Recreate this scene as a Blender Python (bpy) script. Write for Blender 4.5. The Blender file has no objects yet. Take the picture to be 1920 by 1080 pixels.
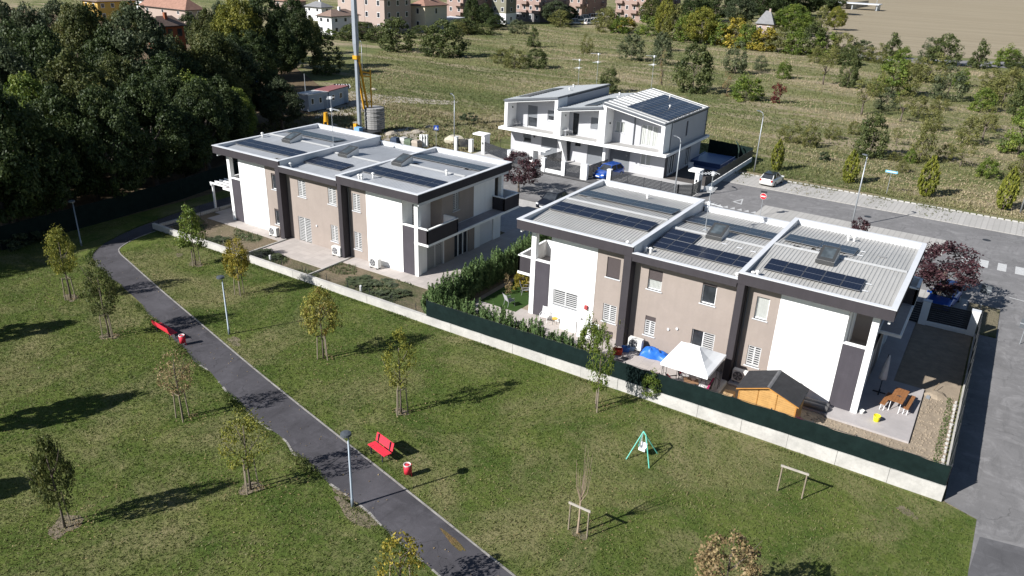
import bpy, bmesh, math, random
import numpy as np
from mathutils import Vector, Matrix
R = math.radians
sc = bpy.context.scene
# ------------------------------------------------------------------ camera
FPX, CAM = 1420.69, np.array([25.3827, -40.3074, 23.0606])
PITCH, YAW, ROLL = 0.41665, -0.56550, 0.03710
_cp, _sp, _cy, _sy = math.cos(PITCH), math.sin(PITCH), math.cos(YAW), math.sin(YAW)
FW = np.array([_sy*_cp, _cy*_cp, -_sp]); _r = np.array([_cy, -_sy, 0.]); _u = np.cross(_r, FW)
_c, _s = math.cos(ROLL), math.sin(ROLL)
RT, UP = _c*_r + _s*_u, -_s*_r + _c*_u
cd = bpy.data.cameras.new('camera'); cam = bpy.data.objects.new('camera', cd); sc.collection.objects.link(cam)
cd.sensor_width = 36; cd.lens = FPX/1920*36; cd.clip_start = .5; cd.clip_end = 6000
m = Matrix.Identity(4)
for i in range(3):
    m[i][0], m[i][1], m[i][2], m[i][3] = RT[i], UP[i], -FW[i], CAM[i]
cam.matrix_world = m
sc.camera = cam
# ------------------------------------------------------------------ light
SUN_EL, SUN_DIR = R(34.6), (-0.46, -0.888)
w = bpy.data.worlds.new('World'); sc.world = w; w.use_nodes = True
nt = w.node_tree; nt.nodes.clear()
sky = nt.nodes.new('ShaderNodeTexSky'); sky.sky_type = 'NISHITA'; sky.sun_disc = False
sky.sun_elevation = SUN_EL; sky.sun_rotation = math.atan2(SUN_DIR[0], SUN_DIR[1]); sky.air_density = 1.0; sky.dust_density = .4; sky.ozone_density = 2.0
bg = nt.nodes.new('ShaderNodeBackground'); bg.inputs[1].default_value = .05
out = nt.nodes.new('ShaderNodeOutputWorld'); nt.links.new(sky.outputs[0], bg.inputs[0]); nt.links.new(bg.outputs[0], out.inputs[0])
sd = bpy.data.lights.new('sun', 'SUN'); sd.energy = 5.0; sd.angle = R(.53); sd.color = (1, .98, .945)
sun = bpy.data.objects.new('sun', sd); sc.collection.objects.link(sun)
_h = math.cos(SUN_EL)
sun.rotation_euler = Vector((SUN_DIR[0]*_h, SUN_DIR[1]*_h, math.sin(SUN_EL))).to_track_quat('Z', 'Y').to_euler()
sun.location = (0, -60, 60)
vs = sc.view_settings; vs.view_transform = 'Standard'; vs.look = 'None'; vs.exposure = .78; vs.gamma = 1; vs.use_curve_mapping = False
# ------------------------------------------------------------------ helpers
col = sc.collection
rnd = random.Random(7)
def ray(px, py):
    d = FW*FPX + RT*(px-960) - UP*(py-540); return d/np.linalg.norm(d)
def at(px, py, z=0.):                       # the world point at height z seen at a picture position
    d = ray(px, py); p = CAM + d*((z-CAM[2])/d[2]); return Vector((p[0], p[1], z))
def proj(p):
    d = np.array(p, float)-CAM; z = d@FW
    return 960+FPX*(d@RT)/z, 540-FPX*(d@UP)/z
def hgt(b, py):                             # height of an upright thing at b whose top is seen at row py
    lo, hi = 0., 80.
    for _ in range(40):
        mm = (lo+hi)/2
        if proj((b[0], b[1], mm))[1] > py: lo = mm
        else: hi = mm
    return lo
def along(b, dx, dy, px):                   # distance from b along (dx,dy) at which column px is reached
    lo, hi = 0., 120.
    s = 1 if proj((b[0]+dx, b[1]+dy, 0))[0] > proj((b[0], b[1], 0))[0] else -1
    for _ in range(40):
        mm = (lo+hi)/2
        if (proj((b[0]+dx*mm, b[1]+dy*mm, 0))[0]-px)*s < 0: lo = mm
        else: hi = mm
    return lo
def px_m(b):                                # metres per full-size pixel at point b
    return float((np.array([b[0], b[1], 0])-CAM)@FW)/FPX

class MB:
    def __init__(s): s.v, s.f, s.mi = [], [], []
    def _add(s, vs, fs, mi):
        o = len(s.v); s.v += [tuple(p) for p in vs]; s.f += [tuple(o+i for i in f) for f in fs]; s.mi += [mi]*len(fs); return s
    def box(s, x0, x1, y0, y1, z0, z1, mi=0):
        x0, x1 = min(x0, x1), max(x0, x1); y0, y1 = min(y0, y1), max(y0, y1); z0, z1 = min(z0, z1), max(z0, z1)
        v = [(x0,y0,z0),(x1,y0,z0),(x1,y1,z0),(x0,y1,z0),(x0,y0,z1),(x1,y0,z1),(x1,y1,z1),(x0,y1,z1)]
        return s._add(v, [(3,2,1,0),(4,5,6,7),(0,1,5,4),(1,2,6,5),(2,3,7,6),(3,0,4,7)], mi)
    def quad(s, a, b, c, d, mi=0): return s._add([a,b,c,d], [(0,1,2,3)], mi)
    def tri(s, a, b, c, mi=0): return s._add([a,b,c], [(0,1,2)], mi)
    def poly(s, pts, mi=0): return s._add(pts, [tuple(range(len(pts)))], mi)
    def prism(s, pts, z0, z1, mi=0):
        n = len(pts); v = [(p[0],p[1],z0) for p in pts]+[(p[0],p[1],z1) for p in pts]
        return s._add(v, [tuple(range(n-1,-1,-1)), tuple(range(n,2*n))]+[(i,(i+1)%n,n+(i+1)%n,n+i) for i in range(n)], mi)
    def loft(s, rings, mi=0, caps=True):
        n = len(rings[0]); v = [p for r in rings for p in r]; f = []
        for k in range(len(rings)-1):
            for i in range(n):
                j = (i+1) % n; f.append((k*n+i, k*n+j, (k+1)*n+j, (k+1)*n+i))
        if caps: f += [tuple(range(n-1,-1,-1)), tuple(range((len(rings)-1)*n, len(rings)*n))]
        return s._add(v, f, mi)
    def tube(s, pts, rad, n=6, mi=0):
        pts = [Vector(p) for p in pts]
        if not isinstance(rad, (list, tuple)): rad = [rad]*len(pts)
        rings = []
        for i, p in enumerate(pts):
            t = (pts[min(i+1, len(pts)-1)]-pts[max(i-1, 0)]).normalized()
            a = t.orthogonal().normalized() if abs(t.z) < .95 else (Vector((1,0,0))-t*t.x).normalized()
            b = t.cross(a)
            rings.append([p+(a*math.cos(2*math.pi*k/n)+b*math.sin(2*math.pi*k/n))*rad[i] for k in range(n)])
        return s.loft(rings, mi)
    def bar(s, a, b, wd, dp=None, mi=0):
        return s.tube([a, b], wd*.7071, 4, mi)
    def cyl(s, x, y, z0, z1, r0, r1=None, n=10, mi=0):
        r1 = r0 if r1 is None else r1
        return s.loft([[(x+r*math.cos(2*math.pi*k/n), y+r*math.sin(2*math.pi*k/n), z) for k in range(n)] for r, z in ((r0,z0),(r1,z1))], mi)
    def mesh(s, name, mats, smooth=False):
        me = bpy.data.meshes.new(name); me.from_pydata(s.v, [], s.f)
        mats = mats if isinstance(mats, (list, tuple)) else [mats]
        for mm in mats: me.materials.append(mm)
        if len(mats) > 1: me.polygons.foreach_set('material_index', s.mi)
        if smooth: me.polygons.foreach_set('use_smooth', [True]*len(s.f))
        me.update(); return me
    def build(s, name, mats, parent=None, smooth=False):
        if name in SPLIT:
            first = None
            for part in s.islands():
                o = link(name, part.mesh(name, mats, smooth), parent); first = first or o
            return first
        return link(name, s.mesh(name, mats, smooth), parent)
    def islands(s):
        key = {}; par = list(range(len(s.f)))
        def find(i):
            while par[i] != i: par[i] = par[par[i]]; i = par[i]
            return i
        for fi, f in enumerate(s.f):
            for v in f:
                k = tuple(round(c, 3) for c in s.v[v])
                if k in key: par[find(fi)] = find(key[k])
                else: key[k] = fi
        out = {}
        for fi, f in enumerate(s.f):
            m = out.setdefault(find(fi), MB()); m._add([s.v[v] for v in f], [tuple(range(len(f)))], s.mi[fi])
        return list(out.values())
SPLIT = {'wall', 'side_panel', 'eave_fascia', 'parapet_lining', 'parapet_cap', 'balcony_floor', 'roof_patch', 'mounting_rail', 'wall_vent', 'wall_lamp', 'downpipe', 'ground_floor_wall', 'upper_wall', 'balcony_frame', 'lining', 'gutter', 'back_frame', 'valance', 'pillar'}
def link(name, me, parent=None, loc=(0,0,0), rz=0, scale=None):
    o = bpy.data.objects.new(name, me); col.objects.link(o); o.parent = parent; o.location = loc; o.rotation_euler = (0,0,rz)
    if scale is not None: o.scale = scale if hasattr(scale, '__len__') else (scale,)*3
    return o
def tag(o, label=None, cat=None, group=None, kind=None):
    if label: o['label'] = label
    if cat: o['category'] = cat
    if group: o['group'] = group
    if kind: o['kind'] = kind
    return o
def thing(name, label, cat, loc=(0,0,0), rz=0, group=None, scale=None):
    return tag(link(name, None, None, loc, rz, scale), label, cat, group)
def copy_tree(o, parent=None):
    c = o.copy(); col.objects.link(c); c.parent = parent
    for ch in list(o.children): copy_tree(ch, c)
    return c
def struct(name, mb, mat): return tag(mb.build(name, mat), kind='structure')
# ------------------------------------------------------------------ materials
class NT:
    def __init__(s, name):
        s.m = bpy.data.materials.new(name); s.m.use_nodes = True; s.t = s.m.node_tree; s.b = s.t.nodes['Principled BSDF']
        s.b.inputs['Specular IOR Level'].default_value = .25
    def n(s, typ, **kw):
        o = s.t.nodes.new(typ)
        for k, v in kw.items(): setattr(o, k, v)
        return o
    def l(s, a, b): s.t.links.new(a, b)
    def pos(s, sx=1, sy=1, sz=1, obj=False, rz=0):
        if obj: g = s.n('ShaderNodeTexCoord').outputs['Object']
        else: g = s.n('ShaderNodeNewGeometry').outputs['Position']
        mp = s.n('ShaderNodeMapping'); mp.inputs['Scale'].default_value = (sx, sy, sz); mp.inputs['Rotation'].default_value = (0,0,rz); s.l(g, mp.inputs[0]); return mp.outputs[0]
    def noise(s, scale, detail=4, rough=.6, vec=None, dist=0):
        o = s.n('ShaderNodeTexNoise'); o.inputs['Scale'].default_value = scale; o.inputs['Detail'].default_value = detail
        o.inputs['Roughness'].default_value = rough; o.inputs['Distortion'].default_value = dist
        s.l(vec if vec is not None else s.pos(), o.inputs['Vector']); return o.outputs['Fac']
    def ramp(s, fac, stops):
        o = s.n('ShaderNodeValToRGB'); e = o.color_ramp.elements
        while len(e) < len(stops): e.new(.5)
        for i, (p, c) in enumerate(stops):
            e[i].position = p; e[i].color = (c, c, c, 1) if not hasattr(c, '__len__') else (*c[:3], 1)
        s.l(fac, o.inputs[0]); return o.outputs[0]
    def mix(s, fac, a, b, mode='MIX'):
        o = s.n('ShaderNodeMix', data_type='RGBA', blend_type=mode)
        for sock, v in ((o.inputs[0], fac), (o.inputs[6], a), (o.inputs[7], b)):
            if hasattr(v, 'links') or isinstance(v, bpy.types.NodeSocket): s.l(v, sock)
            elif hasattr(v, '__len__'): sock.default_value = (*v[:3], 1)
            else: sock.default_value = v
        return o.outputs[2]
    def math(s, op, a, b=0.):
        o = s.n('ShaderNodeMath', operation=op)
        for sock, v in zip(o.inputs, (a, b)):
            if isinstance(v, bpy.types.NodeSocket): s.l(v, sock)
            else: sock.default_value = v
        return o.outputs[0]
    def bump(s, h, strength=.4, dist=.05):
        o = s.n('ShaderNodeBump'); o.inputs['Strength'].default_value = strength; o.inputs['Distance'].default_value = dist
        s.l(h, o.inputs['Height']); s.l(o.outputs[0], s.b.inputs['Normal'])
    def done(s, colr, rough=.85, metal=0., spec=None):
        if isinstance(colr, bpy.types.NodeSocket): s.l(colr, s.b.inputs['Base Color'])
        else: s.b.inputs['Base Color'].default_value = (*colr[:3], 1)
        if isinstance(rough, bpy.types.NodeSocket): s.l(rough, s.b.inputs['Roughness'])
        else: s.b.inputs['Roughness'].default_value = rough
        s.b.inputs['Metallic'].default_value = metal
        if spec is not None: s.b.inputs['Specular IOR Level'].default_value = spec
        return s.m
MC = {}
def plain(name, c, rough=.8, var=.12, scale=3., bump=0., bscale=40., metal=0., spec=None, streak=0.):
    """a colour with mottled wear"""
    if name in MC: return MC[name]
    t = NT(name); c = np.array(c)
    f = t.noise(scale, 5, .65)
    f2 = t.noise(scale*9, 3, .6)
    a = t.mix(t.ramp(f, [(.3, 0), (.7, 1)]), tuple(c*(1-var)), tuple(np.minimum(c*(1+var), .92)))
    a = t.mix(t.math('MULTIPLY', t.ramp(f2, [(.35, 0), (.75, 1)]), .35), a, tuple(c*(1-var*1.6)))
    if streak: a = t.mix(t.math('MULTIPLY', t.ramp(t.noise(1., 5, .65, t.pos(2.6, 2.6, .16)), [(.45,0),(.72,1)]), streak), a, tuple(c*.72))
    if bump: t.bump(t.noise(bscale, 3), bump, .02)
    MC[name] = t.done(a, rough, metal, spec); return MC[name]
def leafmat(name, dark, mid, light, trans=.3):
    if name in MC: return MC[name]
    t = NT(name)
    a = t.n('ShaderNodeAttribute', attribute_name='tint')
    c = t.ramp(a.outputs['Fac'], [(0, dark), (.5, mid), (1, light)])
    t.done(c, .6, 0, .3)
    tr = t.n('ShaderNodeBsdfTranslucent'); t.l(c, tr.inputs[0])
    ms = t.n('ShaderNodeMixShader'); ms.inputs[0].default_value = trans
    o = t.t.nodes['Material Output']; t.l(t.b.outputs[0], ms.inputs[1]); t.l(tr.outputs[0], ms.inputs[2]); t.l(ms.outputs[0], o.inputs[0])
    MC[name] = t.m; return t.m
WHITE = plain('white_plaster', (.80,.80,.79), .85, .03, .6, .15, 60, 0, None, .25)
OFFWHITE = plain('offwhite_plaster', (.66,.66,.67), .85, .03, .6, .1, 60)
TAN = plain('tan_plaster', (.295,.25,.222), .9, .07, .7, .25, 70, 0, None, .18)
DARK = plain('anthracite_plaster', (.044,.039,.044), .85, .1, .8, .25, 70, 0, None, .5)
SLATE = plain('dark_plaster_panel', (.062,.056,.066), .85, .1, 1.2, .25, 70, 0, None, .5)
FLASH = plain('white_flashing', (.56,.57,.59), .5, .05, 1.5)
FRAME = plain('white_frame', (.78,.78,.78), .5, .02)
PVC = plain('pale_pipe', (.62,.62,.62), .5, .05)
GREYM = plain('galvanised_steel', (.36,.38,.40), .45, .1, 4, 0, 40, .4)
DARKM = plain('dark_metal', (.035,.037,.042), .5, .1, 3)
CONC = plain('pale_concrete', (.43,.415,.39), .9, .2, .9, .5, 14)
BLACK = plain('black_rubber', (.015,.015,.016), .7, .1)
WOOD = plain('weathered_wood', (.30,.225,.15), .85, .2, 6)
def glass_mat(name, c, rough=.06):
    t = NT(name); return t.done(t.mix(t.ramp(t.noise(1.3, 2), [(.4, 0), (.6, 1)]), tuple(np.array(c)*.7), tuple(np.array(c)*1.3)), rough, 0, .45)
GLASS = glass_mat('window_glass', (.03,.034,.04))
CURTAIN = glass_mat('curtained_glass', (.23,.24,.23), .15)
ROLLER = plain('brown_roller_shutter', (.075,.062,.062), .6, .06)
GREYSHUT = plain('grey_roller_shutter', (.16,.17,.185), .6, .06)

def roof_mat(name, c):
    t = NT(name)
    f = t.noise(.5, 5, .6); d = t.noise(6, 4, .7)
    a = t.mix(t.ramp(f, [(.3,0),(.7,1)]), tuple(np.array(c)*.9), tuple(np.array(c)*1.08))
    a = t.mix(t.math('MULTIPLY', t.ramp(d, [(.5,0),(.8,1)]), .3), a, tuple(np.array(c)*.7))
    a = t.mix(t.math('MULTIPLY', t.ramp(t.noise(1., 5, .7, t.pos(3.2, .3, 1)), [(.5,0),(.72,1)]), .35), a, tuple(np.array(c)*.66))
    return t.done(a, .5, .15, .4)
ROOFW = roof_mat('corrugated_sheet_warm', (.42,.41,.39)); ROOFC = roof_mat('corrugated_sheet_cool', (.43,.44,.455))
def panel_mat():
    t = NT('solar_cells'); v = t.pos(obj=True); sp = t.n('ShaderNodeSeparateXYZ'); t.l(v, sp.inputs[0])
    def line(s_, per, wd):
        fr = t.math('FRACT', t.math('MULTIPLY', s_, 1/per)); return t.math('LESS_THAN', fr, wd)
    gx = line(sp.outputs[0], 1.04/6, .07); gy = line(sp.outputs[1], 1.66/10, .06)
    g = t.math('MAXIMUM', gx, gy)
    base = t.mix(t.noise(.7, 3), (.0065,.009,.019), (.010,.0135,.028))
    a = t.mix(g, base, (.026,.031,.05))
    mid = t.math('LESS_THAN', t.math('ABSOLUTE', sp.outputs[1]), .012)
    a = t.mix(mid, a, (.24,.25,.27))
    return t.done(a, .2, 0, .32)
PV = panel_mat(); PVF = plain('panel_frame', (.15,.155,.165), .4, .05)
def asphalt(name, c, patch=.25):
    t = NT(name); c = np.array(c)
    a = t.mix(t.ramp(t.noise(.25, 5, .6), [(.35,0),(.65,1)]), tuple(c*(1-patch)), tuple(c*(1+patch)))
    st = t.noise(1.1, 4, .7, t.pos(.35, 1.6, 1, rz=.24), .8)
    a = t.mix(t.math('MULTIPLY', t.ramp(st, [(.5,0),(.72,1)]), .35), a, tuple(c*1.6))
    a = t.mix(t.math('MULTIPLY', t.ramp(t.noise(60, 2), [(.45,0),(.75,1)]), .5), a, tuple(c*1.5))
    a = t.mix(t.math('MULTIPLY', t.ramp(t.noise(.7, 7, .75, None, 1.2), [(.5,0),(.66,1)]), .5), a, tuple(c*1.75))
    a = t.mix(t.math('MULTIPLY', t.ramp(t.noise(.9, 6, .7, t.pos(2.2, .5, 1, rz=-.3), .6), [(.54,0),(.7,1)]), .5), a, tuple(c*.6))
    vo = t.n('ShaderNodeTexVoronoi', feature='DISTANCE_TO_EDGE'); vo.inputs['Scale'].default_value = .22
    wv = t.n('ShaderNodeVectorMath', operation='ADD'); nz = t.n('ShaderNodeTexNoise'); nz.inputs['Scale'].default_value = 1.1; t.l(t.pos(), nz.inputs['Vector'])
    t.l(t.pos(), wv.inputs[0]); t.l(nz.outputs['Color'], wv.inputs[1]); t.l(wv.outputs[0], vo.inputs['Vector'])
    crack = t.math('MULTIPLY', t.math('LESS_THAN', vo.outputs['Distance'], .004), t.math('MULTIPLY', t.ramp(t.noise(.4, 3), [(.45,0),(.6,1)]), .45))
    a = t.mix(crack, a, tuple(c*.4))
    t.bump(t.noise(45, 3), .35, .01)
    return t.done(a, .9)
ASPH = asphalt('road_asphalt', (.155,.15,.15), .14); PATHM = asphalt('path_asphalt', (.058,.055,.061), .32); TARM = asphalt('tar_patch', (.092,.09,.094), .25)
def grass_mat(name, g1, g2, dry, dryamt, sx=1., sy=1., soil=None):
    t = NT(name); v = t.pos(sx, sy, 1, rz=.2)
    a = t.mix(t.ramp(t.noise(.35, 6, .65, v), [(.38,0),(.62,1)]), g1, g2)
    d = t.noise(.16, 7, .72, v, .6)
    a = t.mix(t.ramp(d, [(.62-dryamt*.3, 0), (.80-dryamt*.3, .85)]), a, dry)
    d2 = t.noise(2.2, 5, .75)
    a = t.mix(t.math('MULTIPLY', t.ramp(d2, [(.52,0),(.78,1)]), .7), a, dry)
    a = t.mix(t.math('MULTIPLY', t.ramp(t.noise(7., 4, .8), [(.5,0),(.72,1)]), .6), a, tuple(np.array(g1)*.45))
    if soil: a = t.mix(t.ramp(t.noise(.5, 6, .7, v), [(.63,0),(.72,.8)]), a, soil)
    t.bump(t.noise(5, 6, .75), .8, .14)
    return t.done(a, .95, 0, .1)
LAWN = grass_mat('park_grass', (.060,.094,.019), (.108,.135,.032), (.215,.188,.098), .5)
def field_mat():
    t = NT('meadow_grass'); v = t.pos(.5, 1.5, 1, rz=.12)
    a = t.mix(t.ramp(t.noise(.09, 6, .62, v, .8), [(.40,0),(.58,1)]), (.104,.126,.044), (.18,.183,.078))
    d = t.ramp(t.noise(.075, 7, .66, t.pos(.42, 1.7, 1, rz=.16), 1.1), [(.47,0),(.60,1)])
    a = t.mix(t.math('MULTIPLY', d, .92), a, (.33,.27,.185))
    e = t.ramp(t.noise(.5, 6, .7, v), [(.55,0),(.75,1)]); a = t.mix(t.math('MULTIPLY', e, .6), a, (.35,.285,.20))
    f = t.ramp(t.noise(.13, 5, .7, v), [(.56,0),(.70,1)]); a = t.mix(t.math('MULTIPLY', f, .55), a, (.052,.064,.024))
    g = t.ramp(t.noise(2.6, 5, .75), [(.48,0),(.75,1)]); a = t.mix(t.math('MULTIPLY', g, .55), a, (.055,.06,.026))
    t.bump(t.noise(1.8, 6, .75), .9, .4)
    return t.done(a, .95, 0, .1)
FIELD = field_mat()
STUB = grass_mat('stubble_field', (.24,.20,.14), (.28,.235,.165), (.31,.265,.19), .6, .05, 1.)
ARTIF = plain('artificial_grass', (.028,.06,.010), .95, .15, 2, .4, 60)
SOIL = plain('garden_soil', (.27,.22,.165), .95, .22, 1.6, .8, 9)
DIRT = plain('pale_rubble', (.34,.30,.25), .95, .25, 1.2, .8, 7)
FOREST = plain('leaf_litter', (.12,.085,.05), .95, .35, 1.4, .8, 8)
def paver(name, c, bw, bh, mort=.02, off=.5, rz=0, dark=.7):
    t = NT(name); b = t.n('ShaderNodeTexBrick'); t.l(t.pos(rz=rz), b.inputs['Vector']); c = np.array(c)
    b.inputs['Color1'].default_value = (*c*.93, 1); b.inputs['Color2'].default_value = (*c*1.07, 1); b.inputs['Mortar'].default_value = (*c*dark, 1)
    b.inputs['Scale'].default_value = 1; b.inputs['Brick Width'].default_value = bw; b.inputs['Row Height'].default_value = bh; b.inputs['Mortar Size'].default_value = mort; b.offset = off
    a = t.mix(t.math('MULTIPLY', t.ramp(t.noise(.8, 6, .7), [(.45,0),(.75,1)]), .45), b.outputs['Color'], tuple(c*.72))
    return t.done(a, .9)
PATIO = paver('patio_tiles', (.40,.36,.335), .6, .6, .012, 0, 0, .8); BAYS = paver('parking_pavers', (.37,.355,.335), .5, 30, .05, 0, .02, .84); SIDE = paver('sidewalk_pavers', (.40,.385,.37), .5, .5, .015, .5)
SCREEN = plain('dark_green_screen_net', (.0075,.0155,.0145), .9, .25, 2, .3, 120, 0, .08)
ROADP = plain('road_paint', (.46,.46,.455), .8, .2, 5)
# ------------------------------------------------------------------ setting
def sheet(name, pts, z, mat):
    me = bpy.data.meshes.new(name); bm = bmesh.new()
    f = bm.faces.new([bm.verts.new((p[0], p[1], z)) for p in pts]); bm.normal_update()
    if f.normal.z < 0: f.normal_flip()
    bmesh.ops.triangulate(bm, faces=[f]); bm.to_mesh(me); bm.free(); me.materials.append(mat)
    return tag(link(name, me), kind='structure')
sheet('ground', [(-2500,-600),(2500,-600),(2500,3500),(-2500,3500)], -.05, FIELD)
PATH_L = [(-36.9,1.5),(-36.2,-3.2),(-35.0,-7.6),(-32.6,-11.35),(-28.2,-12.75),(-22.6,-14.1),(-15.,-16.1),(-7.0,-18.2),(-2.,-19.35),(3.1,-20.45),(10.9,-22.1),(20,-24.2)]
PATH_R = [(-34.4,2),(-34.0,-2.2),(-33.5,-6.5),(-32.7,-8.6),(-31.6,-9.7),(-28.6,-10.55),(-22.4,-12.15),(-14.8,-14.0),(-6.7,-15.95),(3.7,-18.25),(13.2,-20.35),(20,-21.9)]
def catmull(p, k=5):
    o = []; q = [p[0]]+list(p)+[p[-1]]
    for i in range(1, len(q)-2):
        for j in range(k):
            t = j/k; a, b, c, d = (np.array(q[i+e]) for e in (-1,0,1,2))
            o.append(tuple(.5*(2*b+(c-a)*t+(2*a-5*b+4*c-d)*t*t+(3*b-a-3*c+d)*t**3)))
    return o+[tuple(q[-2])]
PLc, PRc = catmull(PATH_L), catmull(PATH_R)
_jit = random.Random(3)
PLj = [(x+_jit.uniform(-.10,.10), y+_jit.uniform(-.13,.13)) for x, y in PLc]
sheet('lawn', [(-39.2,-70),(60,-70),(60,-30),(28.75,-30),(28.75,-9.0),(28.8,-5.2),(27.5,-4.75),(-34.6,-4.75),(-39.2,14)], 0, LAWN)
sheet('forest_floor', [(-39.2,-70),(-39.2,22),(-44,26),(-56,34),(-75,55),(-140,95),(-300,95),(-300,-70)], -.012, FOREST)
sheet('park_path', PLj+PRc[::-1]+[(-34.6,8),(-34.9,14),(-37.4,14),(-37.1,8)][0:0], .012, PATHM)
sheet('path_continuation', [(-36.9,1.5),(-34.4,2),(-34.5,8),(-34.8,22),(-37.2,22),(-37.1,8)], .016, PATHM)
kb = MB()
for a, b in zip(PRc[:-1], PRc[1:]):
    if (b[0]-a[0])**2+(b[1]-a[1])**2 < .01: continue
    t = (Vector(b)-Vector(a)).normalized(); n = Vector((-t.y, t.x))*.09
    kb.prism([(a[0], a[1]), (b[0], b[1]), (b[0]+n.x, b[1]+n.y), (a[0]+n.x, a[1]+n.y)], -.02, .03 if _jit.random() < .85 else .014)
for a, b in zip(PLj[:-1], PLj[1:]):
    if a[0] < -12 or (b[0]-a[0])**2+(b[1]-a[1])**2 < .01: continue
    t = (Vector(b)-Vector(a)).normalized(); n = Vector((-t.y, t.x)); L = (Vector(b)-Vector(a)).length; k = 0
    while k < L:
        e = min(L, k+_jit.uniform(.25,.7)); p, q = Vector(a)+t*(k+.02), Vector(a)+t*(e-.02); w0, w1 = _jit.uniform(.02,.09), _jit.uniform(.02,.09)
        if _jit.random() < .6: kb.prism([tuple(p-n*.04), tuple(q-n*.04), tuple(q+n*w1), tuple(p+n*w0)], -.02, .019)
        k = e
struct('path_edging', kb, plain('edging_concrete', (.27,.255,.235), .9, .35, 2))
# road junction: one sheet
sheet('road', [(27.42,-4.62),(28.8,-5.15),(28.7,-9.0),(28.6,-40),(60,-40),(60,36.5),(34.,37.3),(90,37.3),(90,43.7),(-1.,43.7),(-1.,33.0),(-34,33.0),(-34,23.2),(23.3,23.2),(26.6,16.8),(27.42,16.8)], -.008, ASPH)
sheet('tar_patch', [(29.0,-6.4),(36,-5.0),(36,-22),(28.75,-22),(28.75,-9.2)], -.003, TARM)
sheet('side_street_pavement', [(-30,33.0),(-9.8,33.0),(-9.8,34.6),(-30,34.6)], .05, plain('dark_pavement', (.10,.098,.10), .9, .1, 1))
def pave(name, x0, x1, y0, y1, z, mat): return struct(name, MB().box(x0, x1, y0, y1, -.08, z), mat)
pave('parking_bays', 6.7, 23.6, 32.9, 37.4, .035, BAYS)
pave('parking_strip', -.1, 95, 43.75, 48.3, .045, BAYS)
kb = MB()
for i in range(150): kb.box(-.1+i*.62, .38+i*.62, 48.32, 48.5, -.05, .12+.02*_jit.random())
struct('strip_kerb', kb, CONC)
pave('car_bay', 23.0, 26.4, 17.3, 23.1, .03, BAYS)
pave('planting_bed', 26.5, 28.5, 16.9, 22.6, .04, grass_mat('verge_grass', (.04,.055,.014), (.06,.07,.02), (.2,.17,.12), .8))
for i in range(46):
    pass
# road paint
rp = MB()
for x in (25.5, 26.85, 28.2, 29.5, 30.8, 32.1, 33.4): rp.box(x-.33, x+.33, 31.9, 33.9, -.02, -.001)
rp.poly([(29.0,25.7,-.001),(31.6,25.3,-.001),(31.6,25.42,-.001),(29.0,25.82,-.001)])
struct('crosswalk_stripes', rp, ROADP)
rp = MB()
for i in range(9):
    x = 1.2+i*.72; rp.tri((x,34.0,-.001),(x+.55,34.0,-.001),(x+.28,34.75,-.001))
    if i % 2 == 0: rp.box(x-.2, x+.75, 32.75, 33.1, -.02, -.001)
T0, T1, T2 = (3.55,36.5), (4.65,36.1), (4.15,38.3)
cx, cy = sum(p[0] for p in (T0,T1,T2))/3, sum(p[1] for p in (T0,T1,T2))/3
I = [(cx+(p[0]-cx)*.62, cy+(p[1]-cy)*.62) for p in (T0,T1,T2)]
for k in range(3):
    a, b = (T0,T1,T2)[k], (T0,T1,T2)[(k+1)%3]; rp.quad((*a,-.001),(*b,-.001),(*I[(k+1)%3],-.001),(*I[k],-.001))
struct('give_way_markings', rp, ROADP)
sheet('far_road', [tuple(at(*p)[:2]) for p in [(1500,92),(1660,106),(1790,113),(1960,118),(2300,127),(2300,140),(1960,131),(1790,123),(1660,114),(1500,98)]], -.03, asphalt('far_asphalt', (.17,.165,.17), .1))
sheet('stubble_ground', [tuple(at(*p)[:2]) for p in [(1500,88),(1660,101),(1790,108),(1960,113),(2300,122)]]+[(600,1700),(-250,1700),tuple(at(1560,10)[:2])], -.03, STUB)
sheet('dirt_track', [tuple(at(*p)[:2]) for p in [(560,185),(640,168),(760,182),(860,190),(850,196),(740,192),(660,215),(560,225)]], -.035, DIRT)
sheet('rubble_ground', [tuple(at(*p)[:2]) for p in [(715,248),(765,238),(800,246),(770,268),(720,262)]], -.03, DIRT)

def blob(cx, cy, rx, ry, seed, rz=0., n=26):
    rg = random.Random(seed); ph = [rg.uniform(0, 6.28) for _ in range(4)]; o = []
    for k in range(n):
        a = 2*math.pi*k/n; r = 1+.2*math.sin(2*a+ph[0])+.14*math.sin(3*a+ph[1])+.1*math.sin(5*a+ph[2])+rg.uniform(-.08,.08); x, y = rx*r*math.cos(a), ry*r*math.sin(a)
        o.append((cx+x*math.cos(rz)-y*math.sin(rz), cy+x*math.sin(rz)+y*math.cos(rz)))
    return o
BARE = grass_mat('bare_earth', (.19,.155,.115), (.23,.185,.14), (.12,.12,.06), .6)
for i, (px, py, rx, ry) in enumerate([(668,962,1.5,.38),(645,925,1.1,.3),(205,630,.55,.5),(133,558,.6,.45),(367,495,.6,.5),(122,985,.7,.6),(470,915,.5,.45),(1085,1000,.4,.3),(752,772,.4,.35),(440,640,.7,.35),(1700,960,.5,.25),(336,478,.4,.3)]):
    b = at(px, py); sheet('bare_earth', blob(b.x, b.y, rx, ry, i, -.24), .006, BARE)
for i, (px, py, rx, ry) in enumerate([(850,1015,.75,.16),(1120,178,0,0)]):
    if rx: b = at(px, py); sheet('weedy_crack', blob(b.x, b.y, rx, ry, 40+i, -.24), .017, grass_mat('crack_weeds', (.07,.09,.025), (.10,.11,.03), (.16,.10,.05), .7))
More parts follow.
